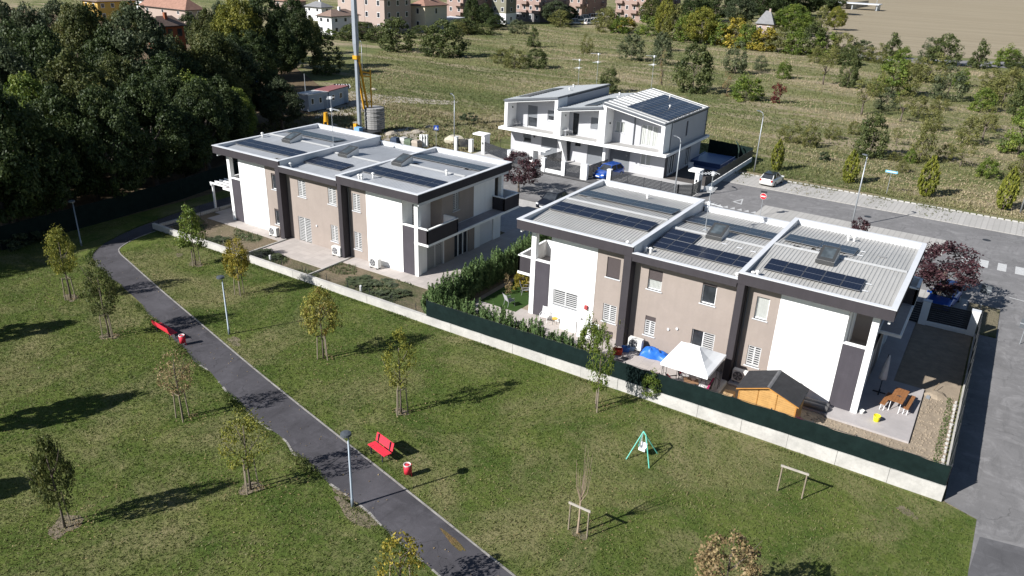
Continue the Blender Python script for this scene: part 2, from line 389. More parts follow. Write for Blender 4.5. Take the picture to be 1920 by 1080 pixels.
# ------------------------------------------------------------------ terrace houses
def wall_holes(mb, O, U, N, x0, x1, z0, z1, holes, rev=.16, mi=0):
    """a wall face along U from O, facing N, with openings and their reveals"""
    O, U, N = Vector(O), Vector(U), Vector(N); P = lambda x, z, d=0: tuple(O+U*x+Vector((0,0,z))-N*d)
    flip = U.cross(Vector((0,0,1))).dot(N) < 0
    def q(a, b, c, d): mb.quad(*((d,c,b,a) if flip else (a,b,c,d)), mi)
    H = [h for h in holes if h[0] < x1 and h[1] > x0]
    xs = sorted({x0, x1, *[max(x0, h[0]) for h in H], *[min(x1, h[1]) for h in H]}); zs = sorted({z0, z1, *[max(z0, h[2]) for h in H], *[min(z1, h[3]) for h in H]})
    for a, b in zip(xs, xs[1:]):
        for c, d in zip(zs, zs[1:]):
            mx, mz = (a+b)/2, (c+d)/2
            if any(h[0] < mx < h[1] and h[2] < mz < h[3] for h in H): continue
            q(P(a,c), P(b,c), P(b,d), P(a,d))
    for h in H:
        a, b, c, d = h
        q(P(a,c), P(a,c,rev), P(a,d,rev), P(a,d)); q(P(b,c,rev), P(b,c), P(b,d), P(b,d,rev))
        q(P(a,d,rev), P(b,d,rev), P(b,d), P(a,d)); q(P(a,c), P(b,c), P(b,c,rev), P(a,c,rev))
def window(parent, O, U, N, h, style, rev=.16, name='window'):
    """frame + pane (+ shutter) + sill; box coordinates along U"""
    O, U, N = Vector(O), Vector(U), Vector(N); a, b, c, d = h
    def bx(mb, x0, x1, z0, z1, d0, d1, mi=0):      # d = depth into the wall
        p = [O+U*x-N*e for x in (x0, x1) for e in (d0, d1)]
        xs = [v.x for v in p]; ys = [v.y for v in p]; mb.box(min(xs), max(xs), min(ys), max(ys), z0, z1, mi)
    f = MB(); t = .06; SH = plain('shutter_white', (.47,.47,.47), .6, .03)
    fm = FRAME if style not in ('dark', 'darkdoor') else DARKM
    r0, r1 = rev-.05, rev+.01
    bx(f, a, a+t, c, d, r0, r1); bx(f, b-t, b, c, d, r0, r1); bx(f, a+t, b-t, c, c+t, r0, r1); bx(f, a+t, b-t, d-t, d, r0, r1)
    leaves = max(1, round((b-a)/.62)) if style in ('glass', 'half', 'curtain', 'dark', 'darkdoor', 'open') else 1
    for i in range(1, leaves): x = a+(b-a)*i/leaves; bx(f, x-.045, x+.045, c+t, d-t, r0-.005, r1)
    fo = f.build(name, fm, parent)
    g = MB(); bx(g, a+.02, b-.02, c+.02, d-.02, rev+.015, rev+.03); g.build('pane', CURTAIN if style in ('curtain',) else GLASS, fo)
    if style == 'curtain' or style == 'half':
        cu = MB(); n = 9
        for i in range(n):
            x = a+.08+(b-a-.16)*i/n; bx(cu, x, x+(b-a-.16)/n*.8, c+.08, d-.08, rev+.002+.004*(i % 2), rev+.012)
        cu.build('curtain', plain('net_curtain', (.42,.43,.41), .9, .06), fo)
    if style.startswith('shut') or style == 'open':
        s = MB(); e0, e1 = .045, .085; xs = [a+.01, (a+b)/2, b-.01]
        pairs = [(xs[0], xs[1]), (xs[1], xs[2])] if b-a > .6 else [(xs[0], xs[2])]
        if style == 'open': pairs = pairs[1:]
        top = d-.33 if style == 'shut_dark' else d-.02
        for x0, x1 in pairs:
            bx(s, x0, x0+.05, c+.02, top, e0, e1); bx(s, x1-.05, x1, c+.02, top, e0, e1)
            bx(s, x0+.05, x1-.05, c+.02, c+.07, e0, e1); bx(s, x0+.05, x1-.05, top-.05, top, e0, e1)
            k = max(3, int((top-c-.1)/.14))
            for i in range(k):
                z = c+.085+(top-c-.15)*i/k; bx(s, x0+.05, x1-.05, z, z+.066, e0+.008, e0+.02)
        s.build('shutter', SH, fo)
        if style == 'shut_dark': r_ = MB(); bx(r_, a+.02, b-.02, top+.005, d-.005, .05, .09); r_.build('roller_box', ROLLER, fo)
    if style in ('roller', 'half', 'grey_closed', 'grey_half', 'garage', 'glass'):
        s = MB(); lo = {'half': c+(d-c)*.48, 'grey_half': c+(d-c)*.45, 'glass': d-.17}.get(style, c+.01); n = max(1, int((d-lo)/.09)); hh = (d-lo)/n
        for i in range(n): bx(s, a+.015, b-.015, lo+i*hh+.006, lo+(i+1)*hh-.004, .06, .085)
        bx(s, a+.015, b-.015, lo, d, .07, .09)
        s.build('roller_shutter', GREYSHUT if style.startswith('g') and style != 'glass' else ROLLER, fo)
    if c > .35 and style != 'garage': si = MB(); bx(si, a-.08, b+.08, c-.06, c, -.06, rev-.052); si.build('sill', FLASH, fo)
    return fo
HL, HD, HZ, HM = 23.12, 12.37, 7.0, 6.6
def roofz(y): return 6.60+.38*(1-abs(y-6.2)/6.2)
PANEL_ME = None
def solar_panel(parent, x, y, z, tilt, wd=1.055, dp=1.68):
    global PANEL_ME
    if PANEL_ME is None:
        mb = MB(); mb.box(-.5165, .5165, -.83, .83, 0, .034, 1); mb.quad((-.505,-.818,.0355),(.505,-.818,.0355),(.505,.818,.0355),(-.505,.818,.0355), 0)
        PANEL_ME = mb.mesh('solar_panel', [PV, PVF])
    o = link('solar_panel', PANEL_ME, parent, (x, y, z)); o.rotation_euler = (tilt, 0, 0); return o
TILT = math.atan2(.38, 6.2)
def panel_row(parent, x0, n, yc, dz=0., rows=1):
    for k in range(rows):
        y = yc+k*1.7
        for i in range(n): solar_panel(parent, x0+.53+i*1.06, y, roofz(y)+.115+dz, TILT if y < 6.2 else -TILT)
def skylight(parent, x, y, z):
    f = MB(); w_, d_ = .46, .68
    # raised slanted frame open to the south
    for s in (-1, 1): f.loft([[(x+s*(w_-.035)-.06, y-d_, z), (x+s*(w_-.035)+.06, y-d_, z), (x+s*(w_-.035)+.06, y-d_, z+.22), (x+s*(w_-.035)-.06, y-d_, z+.22)], [(x+s*(w_-.035)-.06, y+d_, z), (x+s*(w_-.035)+.06, y+d_, z), (x+s*(w_-.035)+.06, y+d_, z+.62), (x+s*(w_-.035)-.06, y+d_, z+.62)]])
    f.box(x-w_-.06, x+w_+.06, y+d_+.002, y+d_+.06, z, z+.64); f.box(x-w_-.06, x+w_+.06, y-d_-.06, y-d_-.002, z, z+.22)
    o = f.build('skylight', plain('skylight_upstand', (.58,.58,.58), .5, .05), parent)
    g = MB(); sl = .4/(2*d_)
    zf = lambda yy: z+.235+(yy-y+d_)*sl
    g.loft([[(x-w_-.04, yy, zf(yy)), (x+w_+.04, yy, zf(yy)), (x+w_+.04, yy, zf(yy)+.05), (x-w_-.04, yy, zf(yy)+.05)] for yy in (y-d_-.02, y+d_+.02)])
    g.build('skylight_frame', plain('skylight_frame_grey', (.05,.051,.052), .4, .05), o)
    p = MB(); p.quad(*[(xx, yy, zf(yy)+.056) for xx, yy in ((x-w_+.12,y-d_+.2),(x+w_-.12,y-d_+.2),(x+w_-.12,y+d_-.14),(x-w_+.12,y+d_-.14))]); p.build('skylight_pane', glass_mat('skylight_glass', (.07,.085,.095)), o)
    a = MB(); a.box(x-w_-.07, x+w_+.07, y-d_-.09, y-d_-.062, z, z+.23); a.build('front_frame', bpy.data.materials['skylight_frame_grey'], o)
def vent(parent, x, y, z, h=.35, r=.075):
    v = MB(); v.cyl(x, y, z-.05, z+h, r, n=8); v.cyl(x, y, z+h, z+h+.06, r*2., r*1.7, 10); v.cyl(x, y, z+h+.06, z+h+.1, r*1.2, r*.5, 8); v.build('roof_vent', plain('vent_white', (.72,.71,.69), .6, .05), parent, True)
def antenna(parent, x, y, z, h, k=2, rot=.5, sc_=1.):
    mm = MB(); mm.tube([(x,y,z),(x,y,z+h)], .024*sc_, 6); mm.box(x-.12, x+.12, y-.12, y+.12, z, z+.06)
    o = mm.build('antenna_mast', GREYM, parent)
    for i in range(k):
        zz = z+h-.12-i*1.0; a = rot+i*.9; c, s = math.cos(a), math.sin(a); e = MB()
        e.tube([(x-c*.25*sc_, y-s*.25*sc_, zz), (x+c*1.05*sc_, y+s*1.05*sc_, zz+.06)], .016*sc_, 4)
        for j in range(7):
            d = -.2+j*.2; l = (.34-.03*j)*sc_; q = Vector((x+c*d*sc_, y+s*d*sc_, zz+.03)); e.tube([q+Vector((-s*l, c*l, .0)), q+Vector((s*l, -c*l, .0))], .011*sc_, 4)
        e.box(x-.09, x+.09, y-.09, y+.09, zz-.14, zz+.1); e.build('aerial', plain('aerial_metal', (.62,.63,.64), .4, .05), o)
    return o
def terrace_house(loc, var, label):
    H = thing('terrace_house', label, 'house', loc)
    X0, X1, Y0, Y1 = .75, HL-.75, .75, 12.1
    F1, F2 = (7.86, 8.36), (14.95, 15.36)
    roofm = ROOFW if var == 'B' else ROOFC
    # --- openings in the front (x0,x1,z0,z1,style)
    if var == 'B':
        W = [(6.42,7.36,4.28,5.65,'roller'), (6.42,7.38,1.14,2.4,'shut'), (2.64,4.54,1.27,2.42,'shut'), (9.28,10.2,4.22,5.58,'half'), (12.74,13.62,4.22,5.56,'glass'),
             (9.4,10.1,1.06,2.4,'shut_dark'), (12.5,13.95,.02,2.4,'open'), (15.98,16.72,4.16,5.55,'curtain'), (15.98,16.76,1.08,2.4,'shut')]
    else:
        W = [(6.44,7.06,4.12,5.52,'glass'), (6.46,7.1,1.0,2.4,'glass'), (9.66,10.56,4.12,5.54,'shut'), (13.12,14.02,4.16,5.56,'shut'), (9.36,10.86,.02,2.34,'shut'),
             (13.2,13.98,1.0,2.4,'shut'), (15.82,16.62,4.16,5.58,'shut'), (15.8,16.6,.92,2.4,'shut')]
    holes = [w_[:4] for w_ in W]
    U, N = (1,0,0), (0,-1,0)
    wl = MB(); T_END, T_MID = 6.30, 6.05
    wall_holes(wl, (0,Y0+.012,0), U, N, 5.72, F1[0], -.4, T_END, holes); wall_holes(wl, (0,Y0+.012,0), U, N, F1[1], F2[0], -.4, T_MID, holes); wall_holes(wl, (0,Y0+.012,0), U, N, F2[1], 17.28, -.4, T_END, holes)
    # side and back walls, tan
    SX = 22.3
    sideh = [(1.95,4.05,.02,2.35), (5.45,7.4,.02,2.3), (9.0,11.0,.02,2.3)]
    uph = [(5.55,6.35,4.12,5.75)]
    wall_holes(wl, (SX,0,0), (0,1,0), (1,0,0), 4.10, 8.2, -.4, 2.8, sideh); wall_holes(wl, (SX-.22,0,0), (0,1,0), (1,0,0), 4.1, 8.35, 2.95, T_END, uph)
    wl.quad((20.95,4.1,2.9),(SX-.22,4.1,2.9),(SX-.22,4.1,T_END),(20.95,4.1,T_END)); wl.quad((X0+.1,4.1,2.9),(2.3,4.1,2.9),(2.3,4.1,T_END),(X0+.1,4.1,T_END))
    wall_holes(wl, (X0+.07,0,0), (0,1,0), (-1,0,0), 4.1, 8.3, -.4, T_END, [])
    wall_holes(wl, (0,Y1,0), U, (0,1,0), X0+.07, SX, -.4, T_MID, [])
    wl.build('wall', TAN, H)
    wp = MB()
    wall_holes(wp, (0,Y0-.008,0), U, N, 2.3, 5.72, -.4, T_END, holes); wp.build('white_panel', WHITE, H)
    wp = MB(); wall_holes(wp, (0,Y0-.008,0), U, N, 17.28, 20.93, -.4, T_END, holes); wp.build('white_panel', WHITE, H)
    wp = MB()    # side panels in white and the loggia side walls
    wall_holes(wp, (SX,0,0), (0,1,0), (1,0,0), Y0+.02, 4.10, -.4, 2.8, sideh)
    wall_holes(wp, (SX+.01,0,0), (0,1,0), (1,0,0), 8.2, 12.1, -.4, 2.8, sideh); wall_holes(wp, (SX-.21,0,0), (0,1,0), (1,0,0), 8.35, 11.4, 2.95, T_END, [])
    wall_holes(wp, (X0+.06,0,0), (0,1,0), (-1,0,0), 8.3, 12.1, -.4, T_END, []); wall_holes(wp, (X0+.06,0,0), (0,1,0), (-1,0,0), Y0+.02, 4.1, -.4, 2.8, [])
    lh = [(1.9,2.7,3.0,5.4)]
    wall_holes(wp, (20.95,0,0), (0,1,0), (1,0,0), Y0-.005, 4.1, 2.9, T_END, lh); wall_holes(wp, (2.3,0,0), (0,1,0), (-1,0,0), Y0-.005, 4.1, 2.9, T_END, lh)
    wall_holes(wp, (20.85,0,0), (0,1,0), (-1,0,0), Y0, Y0+.01, 2.9, 3., [])
    wall_holes(wp, (0,11.4,0), U, (0,1,0), 20.6, SX-.21, 2.9, T_END, [])
    wp.build('side_panel', WHITE, H)
    for xx, nn in ((20.95, 1), (2.3, -1)): window(H, (xx,0,0), (0,1,0), (nn,0,0), lh[0], 'shut', name='balcony_door')
    window(H, (SX,0,0), (0,1,0), (1,0,0), sideh[0], 'shut', name='patio_door'); window(H, (SX,0,0), (0,1,0), (1,0,0), sideh[1], 'glass', name='patio_door')
    gd = MB(); gd.box(SX-.15, SX-.1, 9.02, 10.98, .02, 2.28)
    for i in range(9): gd.box(SX-.1, SX-.085, 9.04, 10.96, .05+i*.25, .28+i*.25)
    gd.build('garage_door', OFFWHITE, H)
    window(H, (SX-.22,0,0), (0,1,0), (1,0,0), uph[0], 'shut')
    for w_ in W: window(H, (0,Y0-(.008 if 2.3 < w_[0] < 5.7 else -.012),0), U, N, w_[:4], w_[4], name='patio_door' if w_[2] < .1 else 'window')
    # --- dark balcony fronts, columns, fins
    for a, b, cx0 in ((1.14, 2.298, .77), (20.935, 22.08, 22.1)):
        mb = MB(); mb.box(a, b, Y0+.002, Y0+.16, -.4, 4.08); mb.build('dark_panel', SLATE, H)
        mb = MB(); mb.box(a-.01, b+.0, Y0-.03, Y0+.2, 4.085, 4.17); mb.build('parapet_cap', WHITE, H)
        mb = MB(); mb.box(cx0, cx0+.35, Y0-.02, Y0+.36, -.4, 6.29); mb.build('column', WHITE, H)
    for f0, f1 in (F1, F2):
        mb = MB(); mb.box(f0, f1, .02, Y0+.01, -.4, 6.328); mb.box(f0, f1, .02, .5, 6.328, 6.95); mb.build('fin', DARK, H)
        dp = MB(); dp.tube([(f1+.12, Y0-.07, .05), (f1+.12, Y0-.07, 6.0)], .045, 8); dp.build('downpipe', plain('pipe_grey', (.13,.13,.14), .5, .05), H) if f0 > 10 else None
    # loggia floors and rails
    fl = MB(); fl.box(X0+.1, 2.29, Y0+.17, 4.09, 2.86, 3.0); fl.box(20.96, SX-.02, Y0+.17, 4.09, 2.86, 3.0); fl.build('balcony_floor', plain('balcony_tiles', (.33,.29,.26), .8, .08), H)
    def rail(pts, z0=2.99, z1=4.1, wt=.14):
        for (ax, ay), (bx_, by) in zip(pts, pts[1:]):
            d = Vector((bx_-ax, by-ay)); t = d.normalized()*wt/2; n = Vector((-t.y, t.x))
            ax2, ay2, bx2, by2 = ax-t.x, ay-t.y, bx_+t.x*.98, by+t.y*.98
            mb = MB(); mb.prism([(ax2-n.x,ay2-n.y),(bx2-n.x,by2-n.y),(bx2+n.x,by2+n.y),(ax2+n.x,ay2+n.y)], z0, z1)
            po = mb.build('balcony_parapet', DARK, H)
            mb = MB(); k = 1.25; mb.prism([(ax2-n.x*k,ay2-n.y*k),(bx2-n.x*k,by2-n.y*k),(bx2+n.x*k,by2+n.y*k),(ax2+n.x*k,ay2+n.y*k)], z1+.002, z1+.08); mb.build('cap', WHITE, po)
            q = MB(); s = 1 if (ax+bx_)/2 > 11 else -1      # white inner face
            k0, k1 = 1.02, 1.2
            for sg in (1, -1):
                c = Vector(((ax+bx_)/2, (ay+by)/2))+n*sg
                inner = (abs(c.x-11.5) < abs((ax+bx_)/2-11.5)-1e-4) if abs(t.x) < 1e-6 else ((c.y > (ay+by)/2) == ((ay+by)/2 < 2 or 10.5 < (ay+by)/2 < 12))
                if inner: q.prism([(ax2+n.x*sg*k0,ay2+n.y*sg*k0),(bx2+n.x*sg*k0,by2+n.y*sg*k0),(bx2+n.x*sg*k1,by2+n.y*sg*k1),(ax2+n.x*sg*k1,ay2+n.y*sg*k1)], z0+.01, z1-.01)
            if q.v: q.build('lining', WHITE, po)
    def ledge(x0, x1, y0, y1, z0=2.80, z1=2.985):
        mb = MB(); mb.box(x0, x1, y0, y1, z0, z1); o = mb.build('ledge', WHITE, H)
        mb = MB(); mb.box(x0+.12, x1-.12, y0+.12, y1-.12, z1-.02, z1+.012); mb.build('ledge_top', plain('ledge_membrane', (.30,.28,.28), .85, .1), o)
    if var == 'A':
        ledge(SX-.25, 23.42, Y0+.0, 13.3); rail([(22.5,.83),(23.33,.83),(23.33,4.4),(22.1,4.4)]); rail([(22.2,11.1),(23.33,11.1),(23.33,13.22),(20.5,13.22)])
        ledge(20.4, SX-.26, 12.11, 13.3); ledge(-.28, X0+.02, Y0, 4.5); rail([(.76,4.1),(.82,4.1),(.82,1.1)])
    else:
        ledge(-.28, X0+.02, Y0, 4.5); rail([(.7,.83),(-.2,.83),(-.2,4.42),(.9,4.42)])
        rail([(22.25,1.2),(22.25,3.9)]); ledge(SX-.25, 23.38, 6.3, 13.9); rail([(22.3,11.7),(23.31,11.7),(23.31,13.8),(20.5,13.8)]); ledge(20.4, SX-.26, 12.11, 13.9)
        ledge(-.28, X0+.05, 10.6, 13.2)
    for cx0, cy0 in ((X0+.05, 11.72), (22.2, 11.72)):
        mb = MB(); mb.box(cx0, cx0+.34, cy0, cy0+.34, 2.99, 6.29); mb.build('column', WHITE, H)
    # --- roofs
    def ribbed(x0, x1, dz, name='roof'):
        mb = MB(); n = int((x1-x0)/.215); p = (x1-x0)/n
        prof = []
        for i in range(n): rh = .03 if var == 'B' else .022; prof += [(x0+i*p, 0), (x0+i*p+p*.52, 0), (x0+i*p+p*.62, rh), (x0+i*p+p*.9, rh)]
        prof.append((x1, 0))
        for ya, yb in ((.28, 6.2), (6.2, HD-.28)):
            for (a, za), (b, zb) in zip(prof, prof[1:]):
                mb.quad((a,ya,roofz(ya)+za+dz),(b,ya,roofz(ya)+zb+dz),(b,yb,roofz(yb)+zb+dz),(a,yb,roofz(yb)+za+dz))
        mb.box(x0, x1, .3, HD-.3, 6.42+dz, 6.5+dz)
        o = mb.build(name, roofm, H)
        rb = MB(); rb.loft([[(x, 5.98, roofz(5.98)+dz+.03), (x, 6.2, roofz(6.2)+dz+.085), (x, 6.42, roofz(6.42)+dz+.03), (x, 6.2, roofz(6.2)+dz-.05)] for x in (x0+.05, x1-.05)]); rb.build('ridge_cap', roof_mat('ridge_sheet', (.46,.46,.455)) if 'ridge_sheet' not in bpy.data.materials else bpy.data.materials['ridge_sheet'], o)
        return o
    def ring(x0, x1, z0, z1, sides):
        t = .14; dk, wh, cp = MB(), MB(), MB()
        segs = {'f': (x0, x1, 0, t, 0, 1), 'b': (x0, x1, HD-t, HD, 0, -1), 'l': (x0, x0+t, t+.001, HD-t-.001, 1, 0), 'r': (x1-t, x1, t+.001, HD-t-.001, -1, 0)}
        for s_ in sides:
            a, b, c, d, ix, iy = segs[s_]; dk.box(a, b, c, d, z0, z1-.035)
            if iy: wh.box(a+t, b-t, *((d+.002, d+.12) if iy > 0 else (c-.12, c-.002)), 6.45 if z1 > 6.8 else 6.05, z1-.037); cp.box(a-.025, b+.025, *((c-.025, d+.14) if iy > 0 else (c-.14, d+.025)), z1-.033, z1+.012)
            else: wh.box(*((b+.002, b+.12) if ix > 0 else (a-.12, a-.002)), c+.12, d-.12, 6.05, z1-.037); cp.box(*((a-.025, b+.14) if ix > 0 else (a-.14, b+.025)), c+.142, d-.142, z1-.033, z1+.012)
        dk.build('eave_fascia', DARK, H); wh.build('parapet_lining', FLASH, H); cp.build('parapet_cap', FLASH, H)
    ring(0, 8.40, 6.33, HZ, 'fblr'); ring(14.9, HL, 6.33, HZ, 'fblr'); ring(8.402, 14.898, 6.08, HM, 'fb')
    for x0, x1 in ((0, 8.40), (14.9, HL)):
        sf = MB(); sf.box(x0+.145, x1-.145, .145, HD-.145, 6.34, 6.40); sf.build('soffit', OFFWHITE, H)
        tr = MB(); tr.box(x0-.02 if x0 else .1, x1, .9, .95, 6.2, 6.33)
    sf = MB(); sf.box(8.42, 14.88, .145, HD-.145, 6.09, 6.15); sf.build('soffit', OFFWHITE, H)
    for xx, sg in ((8.402, 1), (14.898, -1)):      # white outer side of the dividers above the lower middle roof
        mb = MB(); mb.box(xx, xx+sg*.02, .16, HD-.16, 6.1, HZ-.04); mb.build('divider_flashing', FLASH, H)
    ribbed(.28, 8.13, 0); ribbed(15.17, HL-.28, 0); ribbed(8.43, 14.87, -.4)
    if var == 'B':
        panel_row(H, .42, 7, 4.22); panel_row(H, .42, 7, 8.3); panel_row(H, 8.6, 2, 4.75, -.4); panel_row(H, 8.55, 6, 3.02, -.4); panel_row(H, 8.5, 6, 8.8, -.4)
        panel_row(H, 15.75, 5, 2.72); panel_row(H, 15.5, 4, 7.9)
        skylight(H, 11.5, 6.3, 6.57); skylight(H, 18.55, 5.3, 6.94)
        for x, y, z in ((7.7,.75,6.62),(8.62,1.45,6.25),(8.95,1.5,6.25),(14.62,.85,6.22),(15.5,.9,6.62),(15.72,.95,6.62),(18.75,10.6,6.68),(19.1,10.65,6.68),(4.6,10.7,6.68)): vent(H, x, y, z, .3 if x != 15.5 else .22)
        antenna(H, 10.4, 7.1, 6.55, 4.0, 3, -2.2, 1.15)
        pt = MB()
        for x, y in ((12.2,5.2),(13.2,5.1),(14.1,5.0)): pt.box(x, x+.35, y, y+.08, roofz(y)-.4+.05, roofz(y)-.4+.075)
        for x in (21.3, 20.05):
            for y in ((2.2,3.2) if x > 21 else (7.4,8.4)): pt.box(x-.2, x+.12, y, y+.04, roofz(y)+.06, roofz(y)+.09)
        pt.build('mounting_rail', FLASH, H)
    else:
        panel_row(H, .42, 7, 2.9); panel_row(H, .42, 6, 8.6); panel_row(H, 8.5, 4, 3.4, -.4); panel_row(H, 15.3, 7, 3.3); panel_row(H, 15.2, 7, 9.2)
        skylight(H, 3.75, 5.7, 6.95); skylight(H, 10.1, 6.3, 6.57); skylight(H, 16.5, 6.0, 6.97)
        for x, y in ((.6,5.0),(16.4,1.0),(16.65,1.05),(17.05,1.9),(21.4,5.6),(8.7,1.0)): vent(H, x, y, roofz(y)+.03-(.4 if 8.4 < x < 14.9 else 0), .36)
        antenna(H, 7.6, 7.0, 6.95, 4.3, 2, -1.0)
    gp = MB()                                       # paler walkway pads on the sheet
    for _ in range(9):
        x, y = rnd.choice([(1.2,7.3),(6.5,1.2),(16.4,6.3),(17.4,6.6),(19.2,6.9),(20.8,4.2),(21.2,8.2),(16.2,5.2),(3.3,2.0)]); x += rnd.uniform(-.3,.3)
        gp.box(x, x+.45, y, y+.22, roofz(y)+.046, roofz(y)+.052)
    gp.build('roof_patch', plain('patch_grey', (.30,.30,.30), .8, .15), H)
    for x, z in ([(4.0,1.5)] if 0 else []): pass
    sp = MB()
    for x, z in (((11.0,1.9),(11.55,2.1)) if var == 'B' else ((3.7,1.9),(11.6,1.95),(18.2,1.2))): sp.tube([(x, Y0-.06, z), (x, Y0+.03, z)], .085, 8)
    sp.build('wall_vent', FLASH, H)
    return H
HA = terrace_house((-31.8,.25,-.14), 'A', 'long two storey house in beige and white at left, grey roof, slatted white shutters')
HB = terrace_house((0,0,0), 'B', 'long two storey house in beige and white behind the dark green screen fence')
# alarm box in red on the white panel
mb = MB(); mb.box(5.12, 5.34, .60, .74, 1.62, 1.9); mb.build('alarm_box', plain('red_box', (.35,.06,.06), .5, .1), HB)
# ------------------------------------------------------------------ duplex row at the back
def back_house():
    H = thing('white_house_row', 'white row of three houses with deep balconies and slanted grey roofs', 'house', (-16, 45, 0))
    ox, oy = -16, 45
    class M2(MB):
        def build(s, name, mats, parent=None, smooth=False):
            s.v = [(x-(ox if parent is H else 0), y-(oy if parent is H else 0), z) for x, y, z in s.v]; return MB.build(s, name, mats, parent, smooth)
    LG = plain('lavender_white_plaster', (.43,.43,.45), .85, .03, .7, .1, 60); EDGE = plain('roof_edge_grey', (.11,.12,.135), .5, .08); RG = plain('roof_sheet_grey', (.27,.285,.30), .5, .06)
    YB = 51.5
    gh = [(-24.9,-23.7,1.3,2.5,'grey_half'), (-22.2,-19.9,.02,2.5,'garage'), (-17.45,-16.7,1.95,2.5,'dark'), (-15.75,-13.3,.02,2.5,'garage'), (-12.75,-10.15,.02,2.5,'garage'), (-8.85,-7.55,1.1,2.4,'curtain')]
    uh = [(-24.35,-22.95,3.3,5.95,'grey_half'), (-21.5,-20.4,4.45,5.7,'grey_half'), (-17.95,-17.15,3.3,5.85,'dark'), (-15.55,-14.25,4.3,5.65,'grey_closed'), (-12.35,-11.15,4.4,5.62,'curtain'), (-9.1,-7.0,3.35,5.7,'curtain')]
    def win(O, U, N, h):
        O = (O[0]-ox, O[1]-oy, 0)
        if U[0]: h = (h[0], h[1], h[2], h[3], h[4]); O = (-ox, O[1], 0)
        else: O = (O[0], -oy, 0)
        window(H, O, U, N, h[:4], h[4], name='garage_door' if h[4] == 'garage' else ('balcony_door' if 3 < h[2] < 3.4 else 'window'))
    w = M2()
    wall_holes(w, (0,40.2,0), (1,0,0), (0,-1,0), -26.7, -5.8, -.1, 2.95, [h[:4] for h in gh])
    side = [(41.4,43.4,.05,2.3,'glass'), (46.5,48.2,.05,2.3,'glass')]; ups = [(44.7,45.25,4.2,5.9,'dark')]
    wall_holes(w, (-5.8,0,0), (0,1,0), (1,0,0), 40.2, YB, -.1, 2.95, [h[:4] for h in side]); wall_holes(w, (-26.7,0,0), (0,1,0), (-1,0,0), 40.2, YB, -.1, 2.95, [])
    wall_holes(w, (0,YB,0), (1,0,0), (0,1,0), -26.7, -5.8, -.1, 6.4, [])
    w.build('ground_floor_wall', LG, H)
    for h in gh: win((0,40.2,0), (1,0,0), (0,-1,0), h)
    for h in side: win((-5.8,0,0), (0,1,0), (1,0,0), h)
    d = M2(); d.box(-5.81, -5.78, 40.25, 41.1, 0, 2.9); d.build('slate_strip', plain('slate_cladding', (.09,.085,.09), .8, .1), H)
    e = M2(); e.box(-18.5, -18.05, 40.0, 40.19, 0, 2.5, 0); e.build('entrance_door', DARKM, H)
    b = M2(); b.loft([[(-18.95,38.4,2.9),(-18.6,38.4,2.9),(-18.6,40.1,2.9),(-18.95,40.1,2.9)], [(-18.55,39.6,-.05),(-18.25,39.6,-.05),(-18.25,40.1,-.05),(-18.55,40.1,-.05)]]); b.build('slanted_pier', WHITE, H)
    b = M2(); b.box(-13.2, -12.85, 39.2, 40.1, -.05, 2.94); b.build('pier', WHITE, H)
    s = M2(); s.box(-27.2, -4.9, 38.0, YB+.3, 2.955, 3.24); s.build('balcony_slab', WHITE, H)
    s = M2(); s.box(-5.40, -5.0, 38.2, YB, 3.22, 3.255); s.box(-26.0, -5.9, 38.5, 40.1, 3.22, 3.252); s.build('balcony_floor', plain('light_balcony_tiles', (.34,.33,.32), .8, .07), H)
    units = [('u', -26.45, -18.98, 6.45, 7.62), ('u', -18.90, -13.12, 6.35, 7.25), ('p', -13.06, -5.42, 7.80, 6.42)]
    for k, (_, a, b_, za, zb) in enumerate(units):
        zz = lambda x: za+(zb-za)*(x-a)/(b_-a)
        f = M2()
        for x0, x1 in ((a, a+.42), (b_-.42, b_)):
            f.loft([[(x0,38.15,3.24),(x1,38.15,3.24),(x1,40.4,3.24),(x0,40.4,3.24)], [(x0,38.15,zz(x0)-.22),(x1,38.15,zz(x1)-.22),(x1,40.4,zz(x1)-.22),(x0,40.4,zz(x0)-.22)]])
        f.loft([[(x,38.15,zz(x)-.22),(x,40.4,zz(x)-.22),(x,40.4,zz(x)-.02),(x,38.15,zz(x)-.02)] for x in (a, b_)])
        f.build('balcony_frame', WHITE, H)
        w = M2(); hs = [h for h in uh if a < h[0] < b_]
        top = min(za, zb)-.25
        wall_holes(w, (0,40.2,0), (1,0,0), (0,-1,0), a+.3, b_-.3, 3.24, top, [h[:4] for h in hs])
        w.quad((a+.3,40.2,top),(b_-.3,40.2,top),(b_-.3,40.2,zz(b_-.3)-.2),(a+.3,40.2,zz(a+.3)-.2))
        for x, nx in ((a, -1), (b_, 1)):
            if k == 2 and nx == 1:
                wall_holes(w, (x,0,0), (0,1,0), (nx,0,0), 40.4, YB, 3.24, zz(x)-.1, [h[:4] for h in ups])
            else: wall_holes(w, (x,0,0), (0,1,0), (nx,0,0), 40.4, YB, 3.24, zz(x)-.1, [])
        w.quad((a,YB+.01,3.2),(a,YB+.01,za-.1),(b_,YB+.01,zb-.1),(b_,YB+.01,3.2))
        w.build('upper_wall', LG, H)
        for h in hs: win((0,40.2,0), (1,0,0), (0,-1,0), h)
        r = M2(); r.loft([[(x,37.95,zz(x)),(x,YB+.25,zz(x)),(x,YB+.25,zz(x)+.17),(x,37.95,zz(x)+.17)] for x in (a-.05, b_+.05)]); ro = r.build('roof_edge', EDGE, H)
        q = MB(); dz = .19
        P = lambda x, y, d=0: (x-ox, y-oy, zz(x)+dz+d)
        q.quad(P(a+.06,38.05), P(b_-.06,38.05), P(b_-.06,YB+.15), P(a+.06,YB+.15))
        n = 22
